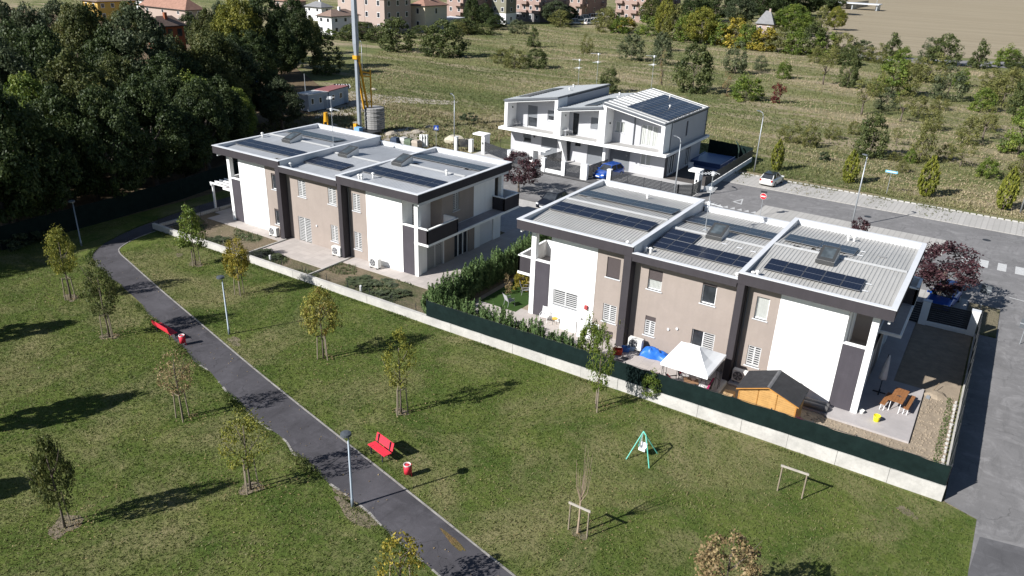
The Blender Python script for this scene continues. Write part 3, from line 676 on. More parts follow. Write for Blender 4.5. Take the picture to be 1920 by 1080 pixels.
        for i in range(n+1):
            y = 38.1+(YB-38.1)*i/n
            q.loft([[P(x,y-.02,0), P(x,y+.02,0), P(x,y+.02,.05), P(x,y-.02,.05)] for x in (a+.08, b_-.08)])
        if k == 2:      # pale standing-seam sheet
            q.build('roof_sheet', plain('white_roof_sheet', (.62,.62,.61), .45, .06), ro)
        else: q.build('roof_sheet', RG, ro)
        sm = MB()
        for i in range(12):
            y = 38.6+i*1.12; sm.loft([[P(x,y-.05,.0), P(x,y+.05,.0), P(x,y+.05,.085), P(x,y-.05,.085)] for x in (a+.08, b_-.08)])
        if k == 2: sm.build('roof_seam', plain('seam_grey', (.13,.135,.14), .5, .05), ro)
        ro.location = ro.location
        th = math.atan2(zb-za, b_-a)
        def pv(x, y):
            o = solar_panel(H, x-ox, y-oy, zz(x)+.28, 0); o.rotation_euler = (Matrix.Rotation(-th, 3, 'Y') @ Matrix.Rotation(math.pi/2, 3, 'Z')).to_euler(); return o
        if k == 2:
            for i in range(10):
                for j in range(3): pv(-9.85+j*1.69, 39.7+i*1.08)
        elif k == 0:
            for i in range(8): pv(-24.6, 39.8+i*1.09)
        else:
            for i in range(6): pv(-15.2, 39.6+i*1.09)
        for x, y in (((a+b_)/2+1.4, 45), ((a+b_)/2-.5, 49.5)): vent(H, x-ox, y-oy, zz(x)+.18, .3)
    for h in ups: win((-5.42,0,0), (0,1,0), (1,0,0), h)
    p = M2()
    for y in (40.0, 51.2): p.tube([(-5.34,y,3.27),(-5.34,y,6.4)], .05, 6)
    p.tube([(-9.9,40.1,3.27),(-9.9,40.1,6.7)], .07, 6); p.build('downpipe', EDGE, H)
    for x, z, hh in ((-23.3, 6.9, 3.7), (-20.6, 7.3, 4.3), (-12.9, 7.75, 4.3)): antenna(H, x-ox, 50.9-oy, z, hh, 2, -2.6, 1.0)
    lm = M2()
    for x, y, z in ((-26.0,39.3,5.6),(-18.5,39.3,5.6),(-12.6,39.3,5.5),(-9.95,38.9,2.3),(-23.2,40.15,2.2)): lm.box(x-.08, x+.08, y-.1, y+.02, z-.1, z+.1)
    lm.build('wall_lamp', DARKM, H)
    return H
back_house()
# ------------------------------------------------------------------ walls and fences
def low_wall(name, label, a, b, h, wt=.25, step=2.5, group=None, mat=CONC, cat='wall'):
    a, b = Vector(a), Vector(b); L = (b-a).length; t = (b-a)/L; rz = math.atan2(t.y, t.x); o = thing(name, label, cat, (a.x, a.y, 0), rz, group); n = max(1, round(L/step)); s = L/n
    hh = h if hasattr(h, '__len__') else (h, h)
    for i in range(n):
        mb = MB(); z = [hh[0]+(hh[1]-hh[0])*u/n for u in (i, i+1)]; y0 = -wt/2+rnd.uniform(-.012,.012); j = .008
        mb.loft([[(i*s+j,y0,-.2),(i*s+j,y0+wt,-.2),(i*s+j,y0+wt,z[0]),(i*s+j,y0,z[0])], [((i+1)*s-j,y0,-.2),((i+1)*s-j,y0+wt,-.2),((i+1)*s-j,y0+wt,z[1]),((i+1)*s-j,y0,z[1])]]); mb.build('wall_section', mat, o)
    return o
low_wall('garden_wall', 'long low pale concrete wall between park lawn and the left bare gardens', (-34.4,-4.72), (-4.2,-4.72), (.5,.58))
low_wall('garden_wall', 'low pale concrete wall under the dark green screen fence facing the lawn', (-4.2,-4.72), (27.3,-4.62), (.58,.86))
low_wall('garden_wall', 'pale kerb wall along path beside the left house pergola', (-34.4,-4.6), (-34.3,16), .25, .2)
low_wall('garden_wall', 'low concrete wall under the screen fence along the right hand road', (27.23,-4.45), (27.25,16.3), .22, .09)
def screen_fence(label, a, b, z0, h, step=2.05, sag=.05, bulge=1.):
    a, b = Vector(a), Vector(b); L = (b-a).length; t = (b-a)/L; o = thing('screen_fence', label, 'fence', (a.x, a.y, 0), math.atan2(t.y, t.x)); n = round(L/step); s = L/n
    z0 = z0 if hasattr(z0, '__len__') else (z0, z0); rg = random.Random(int(L*10))
    for i in range(n+1):
        zb = z0[0]+(z0[1]-z0[0])*i/n; mb = MB(); mb.box(i*s-.025, i*s+.025, -.025, .025, zb-.1, zb+h+.05); mb.build('post', DARKM, o)
    for i in range(n):
        mb = MB(); k = 6; zb = z0[0]+(z0[1]-z0[0])*(i+.5)/n
        rows = []
        for j in range(k+1):
            x = i*s+s*j/k; f = math.sin(math.pi*j/k)
            rows.append([(x, -.03-bulge*(.025+.03*f*rg.random()), zb-.02+.03*f*rg.random()), (x, -.03-bulge*(.03+.04*f*rg.random()), zb+h*.55), (x, -.03-bulge*.02, zb+h-sag*f*rg.random())])
        for r0, r1 in zip(rows, rows[1:]):
            for q in (0, 1): mb.quad(r0[q], r1[q], r1[q+1], r0[q+1])
        mb.build('screen_panel', SCREEN, o, True)
    mb = MB(); mb.tube([(0,0,z0[0]+h-.02),(L,0,z0[1]+h-.02)], .012, 4); mb.build('top_wire', DARKM, o)
    return o
screen_fence('dark green screen netting fence on the low wall beside the park lawn', (-3.9,-4.72), (27.25,-4.62), (.58,.86), 1.12)
screen_fence('green screen netting fence running along the right hand road', (27.28,-4.4), (27.3,16.2), .2, 1.72, 2.05, .02, 0.)
def wire_fence(label, pts, h, z0=0., step=2.2):
    o = thing('wire_fence', label, 'fence', (*pts[0], 0)); x0, y0 = pts[0]; mesh = MB()
    for (ax, ay), (bx, by) in zip(pts, pts[1:]):
        L = math.hypot(bx-ax, by-ay); n = max(1, round(L/step))
        for i in range(n+1 if (bx, by) == pts[-1] else n):
            x, y = ax+(bx-ax)*i/n-x0, ay+(by-ay)*i/n-y0; mb = MB(); mb.tube([(x,y,z0-.1),(x,y,z0+h)], .022, 5); mb.build('post', DARKM, o)
        for k in range(5): mesh.tube([(ax-x0,ay-y0,z0+h*(.1+.21*k)),(bx-x0,by-y0,z0+h*(.1+.21*k))], .0045, 3)
        for i in range(int(L/.22)):
            x, y = ax+(bx-ax)*i*.22/L-x0, ay+(by-ay)*i*.22/L-y0; mesh.tube([(x,y,z0+.05),(x,y,z0+h*.95)], .003, 3)
    tag(mesh.build('wire_mesh', DARKM, o), kind='stuff'); return o
wire_fence('thin dark wire fence with slim posts round the left bare garden', [(-34.2,4),(-34.2,-4.3),(-23.4,-4.3)], .95)
wire_fence('thin wire fence between low wall and the middle tiled patio', [(-23.2,-4.3),(-16.3,-4.3)], .95)
wire_fence('thin wire fence along bare garden left of the conifer hedge', [(-15.9,-4.3),(-5.2,-4.3)], .95)
wire_fence('wire mesh fence along the meadow left of the white house row', [(-27.6,36.6),(-27.6,55)], 1.0, .3, 2.5)
for x, lab, b in ((-23.3, 'low concrete kerb between left bare garden and middle patio', .2), (-16.1, 'low concrete kerb between middle patio and right bare garden', .2)):
    low_wall('garden_kerb', lab, (x,-4.5), (x,.3), .14, .12, 5)
low_wall('garden_kerb', 'low stone kerb under the white gazebo beside the shed', (15.3,-4.4), (15.3,-.3), .22, .16, 2.4)
# forest edge fence
def forest_fence():
    pts = [(-38.9,-34),(-38.9,-15),(-39.3,-6),(-39.9,2),(-41.6,10),(-44.6,20)]
    for i, (a, b) in enumerate(zip(pts[1:], pts[2:])):
        screen_fence(['dark green net fence under the forest, stretch nearest the camera','dark green net fence under the forest behind path bend','dark green net fence at forest edge opposite the pergola','dark green net fence at forest edge farthest from the camera'][i], a, b, 0, 1.95)
forest_fence()
# ------------------------------------------------------------------ garden grounds
sheet('garden_soil', [(-34.2,-4.5),(-3.6,-4.5),(-3.6,13),(-34.2,16)], .006, grass_mat('weedy_soil', (.055,.07,.03), (.10,.10,.05), (.20,.155,.11), .9, 1, 1, (.19,.145,.10)))
sheet('right_garden_soil', [(15.4,-4.5),(27.1,-4.5),(27.1,16.2),(23.3,16.2),(15.4,3)], .006, SOIL)
sheet('left_garden_soil', [(-3.55,-4.5),(8,-4.5),(8,1),(-3.55,16)], .008, SOIL)
def terrace(name, x0, x1, y0, y1, z=.05, mat=PATIO): return struct(name, MB().box(x0, x1, y0, y1, -.1, z), mat)
terrace('tiled_terrace', -33.1, -23.38, -.25, 1.2); terrace('tiled_terrace', -23.2, -16.2, -2.3, 1.0, .055); terrace('tiled_terrace', -16.0, -5.7, -.38, 1.0); terrace('tiled_terrace', -9.7, -5.5, 1.0, 16, .05); terrace('tiled_terrace', -34.0, -31.0, 1.2, 8, .05)
terrace('tiled_terrace', -.0, 7.9, -1.5, 1.0, .055); terrace('tiled_terrace', -3.1, -.0, -1.5, .28, .05); terrace('tiled_terrace', 8.1, 15.2, -4.3, 1.0, .06)
terrace('concrete_terrace', 15.4, 21.0, -.3, 1.0, .1, plain('grey_slab', (.36,.335,.33), .9, .12, .8)); terrace('concrete_terrace', 21.0, 25.3, -.5, 6.05, .12, plain('grey_slab', (.36,.335,.33))); terrace('concrete_terrace', 22.3, 23.6, 6.05, 16, .11, plain('grey_slab', (.36,.335,.33)))
terrace('artificial_lawn', -3.1, -.02, .3, 5.2, .035, ARTIF)
sheet('back_pavement', [(-34,12.5),(-34,23.1),(23.2,23.1),(26.4,16.9),(23.4,12.5),(23.4,13.9),(0,12.9)][0:4]+[(23.4,16.4),(23.4,12.6)], .0, SIDE)
sheet('front_yard_paving', [(-29,34.6),(-.4,34.2),(-.4,40.2),(-5.7,40.2),(-5.7,46),(-5.9,40.25),(-27.0,40.25),(-29,40.2)][0:4]+[(-27.2,40.2),(-29,37)], .02, plain('pale_yard_slab', (.40,.39,.385), .9, .08, .6))
terrace('side_yard', -5.75, -.4, 40.25, 47.5, .02, plain('dark_deck', (.085,.075,.07), .85, .15, 1)); terrace('side_yard', -5.75, -.4, 47.5, 55.4, .03, plain('bluish_deck', (.10,.13,.22), .8, .12, 1))
sl = MB()
for i in range(1500):           # loose clods of earth
    x, y = (rnd.uniform(19.9,27), rnd.uniform(-4.3,-.6)) if rnd.random() < .5 else (rnd.uniform(25.4,27), rnd.uniform(-4,6.2)) if rnd.random() < .8 else (rnd.uniform(-34,-24), rnd.uniform(-4,-.5))
    r = rnd.uniform(.02,.07); z = .005
    sl.loft([[(x+r*math.cos(a)*k, y+r*math.sin(a)*k, z+zz) for a in (0,1.3,2.6,3.9,5.1)] for k, zz in ((1,0),(.7,r*.7))])
tag(sl.build('soil_clods', SOIL), 'loose clods of brown earth on the bare garden soil', 'soil clods', kind='stuff')
# ------------------------------------------------------------------ front fence of the white row
def pillar(x, y, h, label, w_=.45, d=.45, mat=WHITE):
    o = thing('gate_pillar', label, 'pillar', (x, y, 0), 0, None); mb = MB(); mb.box(-w_/2, w_/2, -d/2, d/2, -.1, h); mb.build('shaft', mat, o); mb = MB(); mb.box(-w_/2-.03, w_/2+.03, -d/2-.03, d/2+.03, h+.002, h+.06); mb.build('cap', FLASH, o); return o
def portal(x, y, label, dx=1.4, post=0):
    o = thing('entrance_portal', label, 'gate portal', (x, y, 0)); mb = MB(); mb.box(-.22, .22, -.45, .75, -.1, 2.25); mb.build('wall', WHITE, o)
    mb = MB(); a, b = sorted((-.25 if dx > 0 else .25, dx)); mb.box(a, b, -.55, .85, 2.255, 2.43); mb.build('canopy', WHITE, o)
    mb = MB(); mb.box(-.1, .1, -.49, -.45, 1.2, 1.5); mb.build('letterbox', DARKM, o); return o
def slat_fence(label, a, b, z0, z1, n=9, gap=.55, mat=DARKM, name='slat_fence', base=None):
    a, b = Vector(a), Vector(b); L = (b-a).length; t = (b-a)/L; o = thing(name, label, 'gate' if 'gate' in name else 'fence', (a.x, a.y, 0), math.atan2(t.y, t.x)); k = max(1, round(L/1.8))
    for i in range(k+1):
        mb = MB(); x = min(max(i*L/k, .03), L-.03); mb.box(x-.03, x+.03, -.03, .03, z0-.05, z1+.02); mb.build('post', mat, o)
    s = MB(); p = (z1-z0)/n
    for i in range(n): s.box(.0, L, -.06, -.035, z0+i*p+.01, z0+i*p+p*(1-gap*.2))
    tag(s.build('slats', mat, o), kind='stuff')
    if base:
        mb = MB(); mb.box(0, L, -.1, .1, -.1, base); mb.build('base_wall', WHITE, o)
    return o
GY = 33.75
portal(-28.0, 36.3, 'white entrance portal with flat canopy at far left of slatted fence', -1.5); pillar(-29.9, 36.0, 1.5, 'white pillar left of the leftmost entrance portal'); pillar(-31.6,35.2, 1.7, 'leftmost white pillar of the slatted front fence', .35)
portal(-19.7, 34.3, 'white entrance portal with flat canopy in middle of slatted fence', 1.9); pillar(-22.9, 34.2, 1.6, 'white pillar behind the left purple tree'); pillar(-17.9, GY, 1.6, 'white pillar right of the middle entrance portal')
pillar(-15.25, GY, 1.6, 'white pillar left of the narrow sliding gate'); pillar(-12.6, GY, 1.75, 'wide white pillar left of the blue hatchback', .8); pillar(-9.5, GY, 1.7, 'white pillar right of the blue hatchback')
portal(-.75, 37.4, 'white entrance portal with flat canopy at right corner of fence', -1.0)
slat_fence('dark slatted fence left of leftmost portal', (-31.5,35.3), (-30.1,35.95), .5, 1.5, 8); slat_fence('dark slatted fence between leftmost portal and the next white pillar', (-27.7,36.0), (-23.1,34.3), .4, 1.55); slat_fence('dark slatted fence left of the middle portal', (-22.6,34.2), (-20,34.2), .35, 1.55)
slat_fence('dark slatted fence between two white pillars above low white wall', (-17.6,GY), (-15.5,GY), .5, 1.5, 8, .5, DARKM, 'slat_fence', .45); slat_fence('dark slatted sliding gate left of wide white pillar', (-15.0,GY), (-13.05,GY), .1, 1.5, 10, .5, DARKM, 'slat_gate')
slat_fence('dark slatted gate standing open beside the blue hatchback', (-12.5,34.1), (-12.2,38.6), .1, 1.5, 9, .5, DARKM, 'slat_gate'); slat_fence('dark slatted fence receding behind the middle portal', (-18.6,35), (-18.3,38.5), .1, 1.5, 9, .5)
slat_fence('long dark slatted fence right of the blue hatchback', (-9.25,GY), (-1.4,33.5), .3, 1.6, 9, .6); slat_fence('short dark slatted fence at corner under the lamp post', (-1.4,33.5), (-.25,34.6), .3, 1.6, 9, .6); slat_fence('dark slatted fence before right corner portal', (-.25,34.6), (-.2,36.8), .3, 1.6, 9, .6)
slat_fence('long dark slatted fence on white wall running beside the parking strip', (-.2,38.3), (-.25,55.2), .55, 1.6, 8, .5, DARKM, 'slat_fence', .5)
screen_fence('dark screen fence behind the blue pool', (-6.3,56.4), (-.3,55.4), 0, 1.7)
# right garden back gate
pillar(23.95, 16.3, 1.75, 'white pillar left of the dark slatted garden gate', .5, .4); pillar(26.95, 16.5, 1.75, 'white pillar at road end of the dark slatted garden gate', .5, .4)
slat_fence('dark slatted garden gate between white pillars in front of blue car', (24.2,16.35), (26.7,16.5), .3, 1.7, 9, .35, DARKM, 'slat_gate', .28); slat_fence('short dark slatted gate under the right balcony', (22.4,16.2), (23.7,16.25), .05, 1.6, 9, .35, DARKM, 'slat_gate')
# ------------------------------------------------------------------ foliage
def leaf_mesh(name, P, N, size, tint, mat, aspect=1.6, rg=None):
    """P centres, N facing; one bent diamond leaf per centre"""
    n = len(P); N = N/np.linalg.norm(N, axis=1)[:, None]
    A = np.cross(N, rg.normal(size=(n,3))); A /= np.linalg.norm(A, axis=1)[:, None]; B = np.cross(N, A)
    s = (size if hasattr(size, '__len__') else np.full(n, size))*rg.uniform(.65, 1.3, n); s = s[:, None]
    V = np.stack([P-A*s*aspect/2, P-B*s/2+N*s*.16, P+A*s*aspect/2, P+B*s/2+N*s*.16], 1).reshape(-1, 3)
    me = bpy.data.meshes.new(name); me.vertices.add(4*n); me.vertices.foreach_set('co', V.ravel().astype(np.float32))
    me.loops.add(4*n); me.loops.foreach_set('vertex_index', np.arange(4*n, dtype=np.int32)); me.polygons.add(n)
    me.polygons.foreach_set('loop_start', np.arange(0, 4*n, 4, dtype=np.int32)); me.polygons.foreach_set('loop_total', np.full(n, 4, dtype=np.int32))
    me.materials.append(mat); me.update(calc_edges=True)
    at_ = me.attributes.new('tint', 'FLOAT', 'FACE'); at_.data.foreach_set('value', np.clip(tint, 0, 1).astype(np.float32))
    return me
def crown_mesh(name, seed, shape, n, leaf, mat, K=60, tight=.28, base=0., tvar=.3):
    """crown filling z 0..1, radius .5 (unit tree), leaves gathered in clumps with gaps between"""
    rg = np.random.default_rng(seed); C = []
    while len(C) < K:
        z = rg.uniform(0, 1); a = rg.uniform(0, 2*math.pi)
        prof = {'round': math.sqrt(max(0, 1-(2*z-1)**2)), 'egg': (math.sin(math.pi*min(1, z**.75)))**.7, 'cone': (1-z)**.8*min(1, z*6+.45), 'column': (max(0, math.sin(math.pi*min(1, .1+.9*z**.85))))**.8,
                'bush': math.sqrt(max(0, 1-z**2.2))*min(1, .72+z), 'vase': (.35+.9*z)*math.sqrt(max(0, 1-z**4)), 'dome': math.sqrt(max(0, 1-z*z))}[shape]
        r = prof*.5*rg.uniform(.25 if shape == 'vase' else .4, 1.0)**.5
        if rg.random() < .04+prof: C.append((r*math.cos(a)*(1+.14*math.sin(3*a+seed)), r*math.sin(a)*(1+.14*math.cos(2*a+seed)), z))
    C = np.array(C); ct = rg.normal(.5, tvar*.55, K); w_ = rg.uniform(.4, 1.6, K); idx = rg.choice(K, n, p=w_/w_.sum())
    rad = rg.uniform(.55, 1.35, K)*tight
    d = rg.normal(size=(n,3)); d /= np.linalg.norm(d, axis=1)[:, None]; d[:, 2] += .25
    off = d*(rad[idx]*rg.uniform(.35, 1, n)**.6)[:, None]*np.array([.5,.5,.42])
    P = C[idx]+off; P[:, 2] = np.maximum(P[:, 2], rg.uniform(0, .06, n))
    N = d+rg.normal(size=(n,3))*.75+np.array([0,0,.25])
    t = ct[idx]+rg.normal(0, tvar*.5, n)
    return leaf_mesh(name, P, N, leaf, t, mat, 1.6, rg)
def sprig_mesh(name, seed, n, mat, K=26):
    """upright feathery conifer sprays, unit high"""
    rg = np.random.default_rng(seed); k = rg.integers(0, K, n)
    a = rg.uniform(0, 2*math.pi, K); rr = .5*rg.uniform(.05, 1, K)**.6; zt = 1-.55*(rr/.5)**1.3+rg.uniform(-.14, .1, K); lean = rg.uniform(.1, .5, K)
    u = rg.random(n)**.8; z = u*zt[k]; r = rr[k]*(.55+.55*u); sp = .085*(1-u)+.02
    P = np.stack([r*np.cos(a[k])+rg.normal(0, 1, n)*sp, r*np.sin(a[k])+rg.normal(0, 1, n)*sp, z], 1)
    N = np.stack([np.cos(a[k]), np.sin(a[k]), np.full(n, .25)], 1)+rg.normal(size=(n,3))*.7
    ct = rg.normal(.5, .18, K)
    return leaf_mesh(name, P, N, .034, ct[k]+rg.normal(0, .17, n)+.15*(u-.5), mat, 2.6, rg)
BARK = plain('bark', (.13,.105,.085), .95, .25, 5, .6, 30); STAKE = plain('stake_wood', (.24,.20,.15), .9, .2, 6)
def trunk_mb(h, r, seed, limbs=5, spread=.5, lean=0., top=.75):
    rg = random.Random(seed); mb = MB(); pts = [(rg.uniform(-.03,.03)*i*.3+lean*i/5, rg.uniform(-.03,.03)*i*.3, h*top*i/5-.05*(i == 0)) for i in range(6)]
    mb.tube(pts, [r*(1.15 if i == 0 else 1-.13*i) for i in range(6)], 7)
    for k in range(limbs):
        z = rg.uniform(.35, .7)*h; a = k*2.4+rg.uniform(-.4,.4); l = spread*h*rg.uniform(.3,.6)
        mb.tube([(lean*z/h,0,z*.95), (lean+math.cos(a)*l*.5, math.sin(a)*l*.5, z+l*.55), (lean+math.cos(a)*l*.8, math.sin(a)*l*.8, z+l*1.2)], [r*.45, r*.3, r*.1], 5)
    return mb
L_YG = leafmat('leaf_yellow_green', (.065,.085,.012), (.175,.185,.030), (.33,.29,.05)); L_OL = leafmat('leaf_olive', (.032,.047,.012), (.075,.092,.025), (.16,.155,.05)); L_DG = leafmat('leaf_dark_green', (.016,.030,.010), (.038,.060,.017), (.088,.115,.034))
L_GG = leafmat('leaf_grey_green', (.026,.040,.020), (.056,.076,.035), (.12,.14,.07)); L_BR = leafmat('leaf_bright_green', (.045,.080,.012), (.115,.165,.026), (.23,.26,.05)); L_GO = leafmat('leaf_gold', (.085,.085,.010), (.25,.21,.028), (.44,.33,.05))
L_TAN = leafmat('leaf_dry_tan', (.12,.085,.04), (.25,.18,.09), (.38,.29,.15)); L_PU = leafmat('leaf_purple', (.020,.008,.011), (.048,.020,.025), (.095,.042,.045), .15); L_RED = leafmat('leaf_dark_red', (.05,.012,.012), (.12,.02,.02), (.2,.04,.03))
L_CON = leafmat('leaf_conifer', (.032,.062,.020), (.088,.145,.048), (.17,.24,.09), .2)
L_AUT = leafmat('leaf_autumn_mix', (.15,.075,.02), (.20,.205,.035), (.38,.33,.08))
# --- young park trees, each by its foot in the picture
def park_tree(foot, topy, cw, mat, shape, label, n=1700, leaf=.075, c0=.36, stakes=3, K=34, seed=1, tight=.34, lean=0., loc=None, h=None, frame=False, spr=.62):
    b = Vector(loc) if loc else at(*foot); h = h or hgt(b, topy)
    o = thing('young_tree', label, 'tree', (b.x, b.y, 0), rnd.uniform(0, 6) if not frame else 0)
    trunk_mb(h, .055, seed, 5, .45, lean, .8).build('trunk', BARK, o, True)
    if n:
        me = crown_mesh('crown', seed, shape, int(n*spr*2.6), leaf/h*2.1, mat, K*3, tight*.72); ch = h*(1-c0)
        V = np.empty(len(me.vertices)*3, np.float32); me.vertices.foreach_get('co', V); V = V.reshape(-1, 3)
        V[:, 0] = V[:, 0]*cw+lean; V[:, 1] *= cw; V[:, 2] = V[:, 2]*ch+h*c0; me.vertices.foreach_set('co', V.ravel()); me.update()
        # restore the leaf size after the stretch: leaves were made in unit space, keep them as stretched clumps
        link('crown', me, o)
    for i in range(stakes):
        a = i*2*math.pi/max(stakes, 1)+.4; rr = .42 if stakes < 3 else .34
        mb = MB(); mb.tube([(math.cos(a)*rr*1.1, math.sin(a)*rr*1.1, -.1), (math.cos(a)*rr*.85, math.sin(a)*rr*.85, 1.65)], .035, 6); mb.build('stake', STAKE, o)
    if stakes == 3:
        mb = MB()
        for i in range(3):
            a, c = i*2*math.pi/3+.4, (i+1)*2*math.pi/3+.4; mb.tube([(math.cos(a)*.29, math.sin(a)*.29, 1.55), (math.cos(c)*.29, math.sin(c)*.29, 1.55)], .022, 4)
        mb.build('tie_bar', STAKE, o)
    return o
park_tree((133,560), 425, 1.95, L_YG, 'egg', 'round yellow-green young tree left of the path bend, nearest the forest fence', 2300, .07, .36, 3, 40, 11)
park_tree((205,632), 490, 2.0, L_OL, 'egg', 'dense dark olive young tree left of path behind the red bench', 2600, .065, .30, 3, 44, 12)
park_tree((343,785), 655, 1.75, L_TAN, 'egg', 'thin dry tan young tree left of path below the red bench', 800, .06, .36, 3, 26, 13)
park_tree((470,918), 765, 2.1, L_YG, 'egg', 'ragged yellowish young tree left of path, lowest one still with three stakes', 1000, .06, .34, 3, 22, 14, .4)
park_tree((122,990), 818, 1.45, L_OL, 'column', 'dark olive and gold tall young tree alone at lower left lawn', 2600, .075, .2, 1, 36, 15, .3)
park_tree((367,497), 383, 2.3, L_BR, 'cone', 'bright yellow-green spiky young tree beside the low wall at left', 1700, .085, .30, 3, 26, 16, .36)
park_tree((450,553), 446, 1.75, L_GO, 'egg', 'compact golden young tree between low wall and the farther lamp', 2400, .065, .30, 3, 36, 17)
park_tree((607,672), 543, 2.2, L_AUT, 'egg', 'green and orange young tree right of the path with tall thin stakes', 2300, .065, .36, 3, 36, 18)
park_tree((752,775), 620, 1.75, L_YG, 'egg', 'slender yellow-green young tree in mid lawn above the red bench', 1500, .065, .34, 3, 28, 19)
park_tree((1118,765), 605, 1.35, L_BR, 'column', 'narrow leafy young tree with stakes in front of the screen fence', 1700, .075, .22, 2, 36, 20)
# bare one in a frame
b = at(1083, 1000); o = thing('young_tree', 'bare leafless young tree tied to a wooden frame on the lawn', 'tree', (b.x, b.y, 0))
mb = MB(); mb.tube([(0,0,-.05),(.02,0,.9),(0,.02,1.8)], [.06,.05,.04], 7)
rg = random.Random(4)
for i in range(11):
    a = rg.uniform(0, 6.3); l = rg.uniform(.15, .6); z = rg.uniform(1.5, 1.9); t = rg.uniform(3.3, 4.5); mb.tube([(0,.01,z), (math.cos(a)*l*.7, math.sin(a)*l*.7, z+.7), (math.cos(a)*l, math.sin(a)*l, t)], [.022,.015,.005], 4)
mb.build('trunk', plain('pale_bark', (.30,.23,.17), .9, .2, 5), o)
def frame_bar(o, hgt_, w_):
    for s in (-1, 1): mb = MB(); mb.tube([(s*w_/2, .02*s, -.1), (s*w_/2, 0, hgt_)], .038, 6); mb.build('stake', STAKE, o)
    mb = MB(); mb.box(-w_/2-.08, w_/2+.08, -.05, -.005, hgt_-.1, hgt_); mb.build('tie_bar', plain('pale_batten', (.36,.33,.29), .9, .15, 5), o)
frame_bar(o, 1.5, .9)
o = thing('tree_stake_frame', 'empty wooden tree stake frame standing on the lawn near the screen fence', 'stake frame', (21.2, -8.5, 0), .03); frame_bar(o, 1.5, 1.12)
park_tree(None, 0, 2.5, L_TAN, 'egg', 'dry tan tree crown rising at bottom edge of the lawn', 1500, .07, .34, 2, 34, 22, .34, 0, tuple(at(1378,1010,4.3)[:2])+(0,), 4.4)
park_tree(None, 0, 1.7, L_GO, 'egg', 'sparse golden tree top at bottom edge beside the path', 520, .06, .34, 2, 22, 23, .34, 0, tuple(at(748,1012,2.9)[:2])+(0,), 3.0)
# trees just outside the left edge that throw the long shadows
for x, y, h, m_, sd_ in ((-14.9,-28.7,5.8,L_OL,31), (-25.6,-25.1,5.0,L_YG,32), (-11.4,-35.0,5.2,L_OL,33)):
    park_tree(None, 0, 2.3, m_, 'column', 'leafy young tree standing beyond the left edge of the lawn', 3200, .13, .22, 0, 34, sd_, .3, 0, (x, y, 0), h)['group'] = 'young trees beyond the left edge'
# --- wild bushes and trees: unit crowns shared
L_MB = leafmat('leaf_meadow_green', (.030,.046,.014), (.072,.094,.028), (.16,.175,.06)); L_MG = leafmat('leaf_meadow_grey', (.040,.056,.028), (.088,.108,.050), (.18,.195,.10)); L_MO = leafmat('leaf_meadow_olive', (.060,.074,.020), (.14,.145,.042), (.26,.24,.08))
L_COL = leafmat('leaf_columnar', (.075,.095,.014), (.19,.21,.030), (.33,.32,.055))
CR = {}
def crown(kind, v):
    k = (kind, v)
    if k not in CR:
        shape, n, lf, m_, K, ti = {'dark': ('bush', 5200, .032, L_MB, 110, .22), 'grey': ('bush', 3800, .032, L_MG, 80, .22), 'bright': ('dome', 4000, .034, L_BR, 80, .23), 'olive': ('bush', 2900, .032, L_MO, 60, .24),
            'sparse': ('vase', 1000, .034, L_MO, 30, .28), 'cone': ('cone', 3200, .036, L_MB, 70, .2), 'gold': ('dome', 2400, .052, L_GO, 42, .3), 'red': ('vase', 900, .05, L_RED, 26, .26), 'purple': ('vase', 3300, .040, L_PU, 56, .22),
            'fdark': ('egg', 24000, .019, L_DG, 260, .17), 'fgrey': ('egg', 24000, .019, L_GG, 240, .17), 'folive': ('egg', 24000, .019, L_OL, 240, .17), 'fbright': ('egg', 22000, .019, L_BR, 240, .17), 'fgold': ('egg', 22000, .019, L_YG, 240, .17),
            'column': ('column', 8000, .042, L_COL, 320, .08), 'dry': ('vase', 420, .04, L_TAN, 20, .3), 'tuft': ('dome', 500, .12, L_GG, 16, .4), 'plum': ('round', 5200, .030, L_PU, 90, .24)}[kind]
        CR[k] = crown_mesh('crown', hash(kind) % 97*0+sum(map(ord, kind))+v*13, shape, n, lf, m_, K, ti)
    return CR[k]
TR = {}
def wild(b, h, wd, kind, label, cat='bush', group=None, name='wild_bush', c0=.0, r=.06, lean=0., v=None):
    o = thing(name, label, cat, (b[0], b[1], -.04), 0, group); v = rnd.randrange(2) if v is None else v
    c = link('crown', crown(kind, v), o, (0,0,h*c0), rnd.uniform(0, 6.28), (wd, wd*rnd.uniform(.9, 1.1), h*(1-c0)))
    if lean: c.rotation_euler = (0, lean, rnd.uniform(0, .5))
    k = 'thick' if c0 > .12 else 'thin'
    if k not in TR: TR[k] = trunk_mb(1, .035 if k == 'thick' else .02, 5, 5, .5).mesh('trunk', BARK, True)
    link('trunk', TR[k], o, (0,0,0), rnd.uniform(0, 6), (h*.9, h*.9, h*.8))
    return o
KL = {'dark': 'rounded dark green bush growing in the open meadow', 'grey': 'grey-green bush growing in the open meadow', 'bright': 'low bright yellow-green rounded bush in the meadow', 'olive': 'loose olive bush growing in the dry meadow', 'sparse': 'thin see-through young tree in the meadow',
      'cone': 'dark pointed conifer-like tree in the meadow', 'gold': 'golden autumn bush in the meadow', 'dry': 'dry leafless grey shrub in the meadow', 'tuft': 'small green tuft of weeds in the meadow'}
KB = {'dark': 'rounded dark green bush', 'grey': 'grey-green bush', 'bright': 'bright yellow-green bush', 'olive': 'loose olive bush', 'sparse': 'thin see-through tree', 'cone': 'dark pointed tree', 'gold': 'golden bush', 'dry': 'leafless dry shrub', 'tuft': 'small weed tuft'}
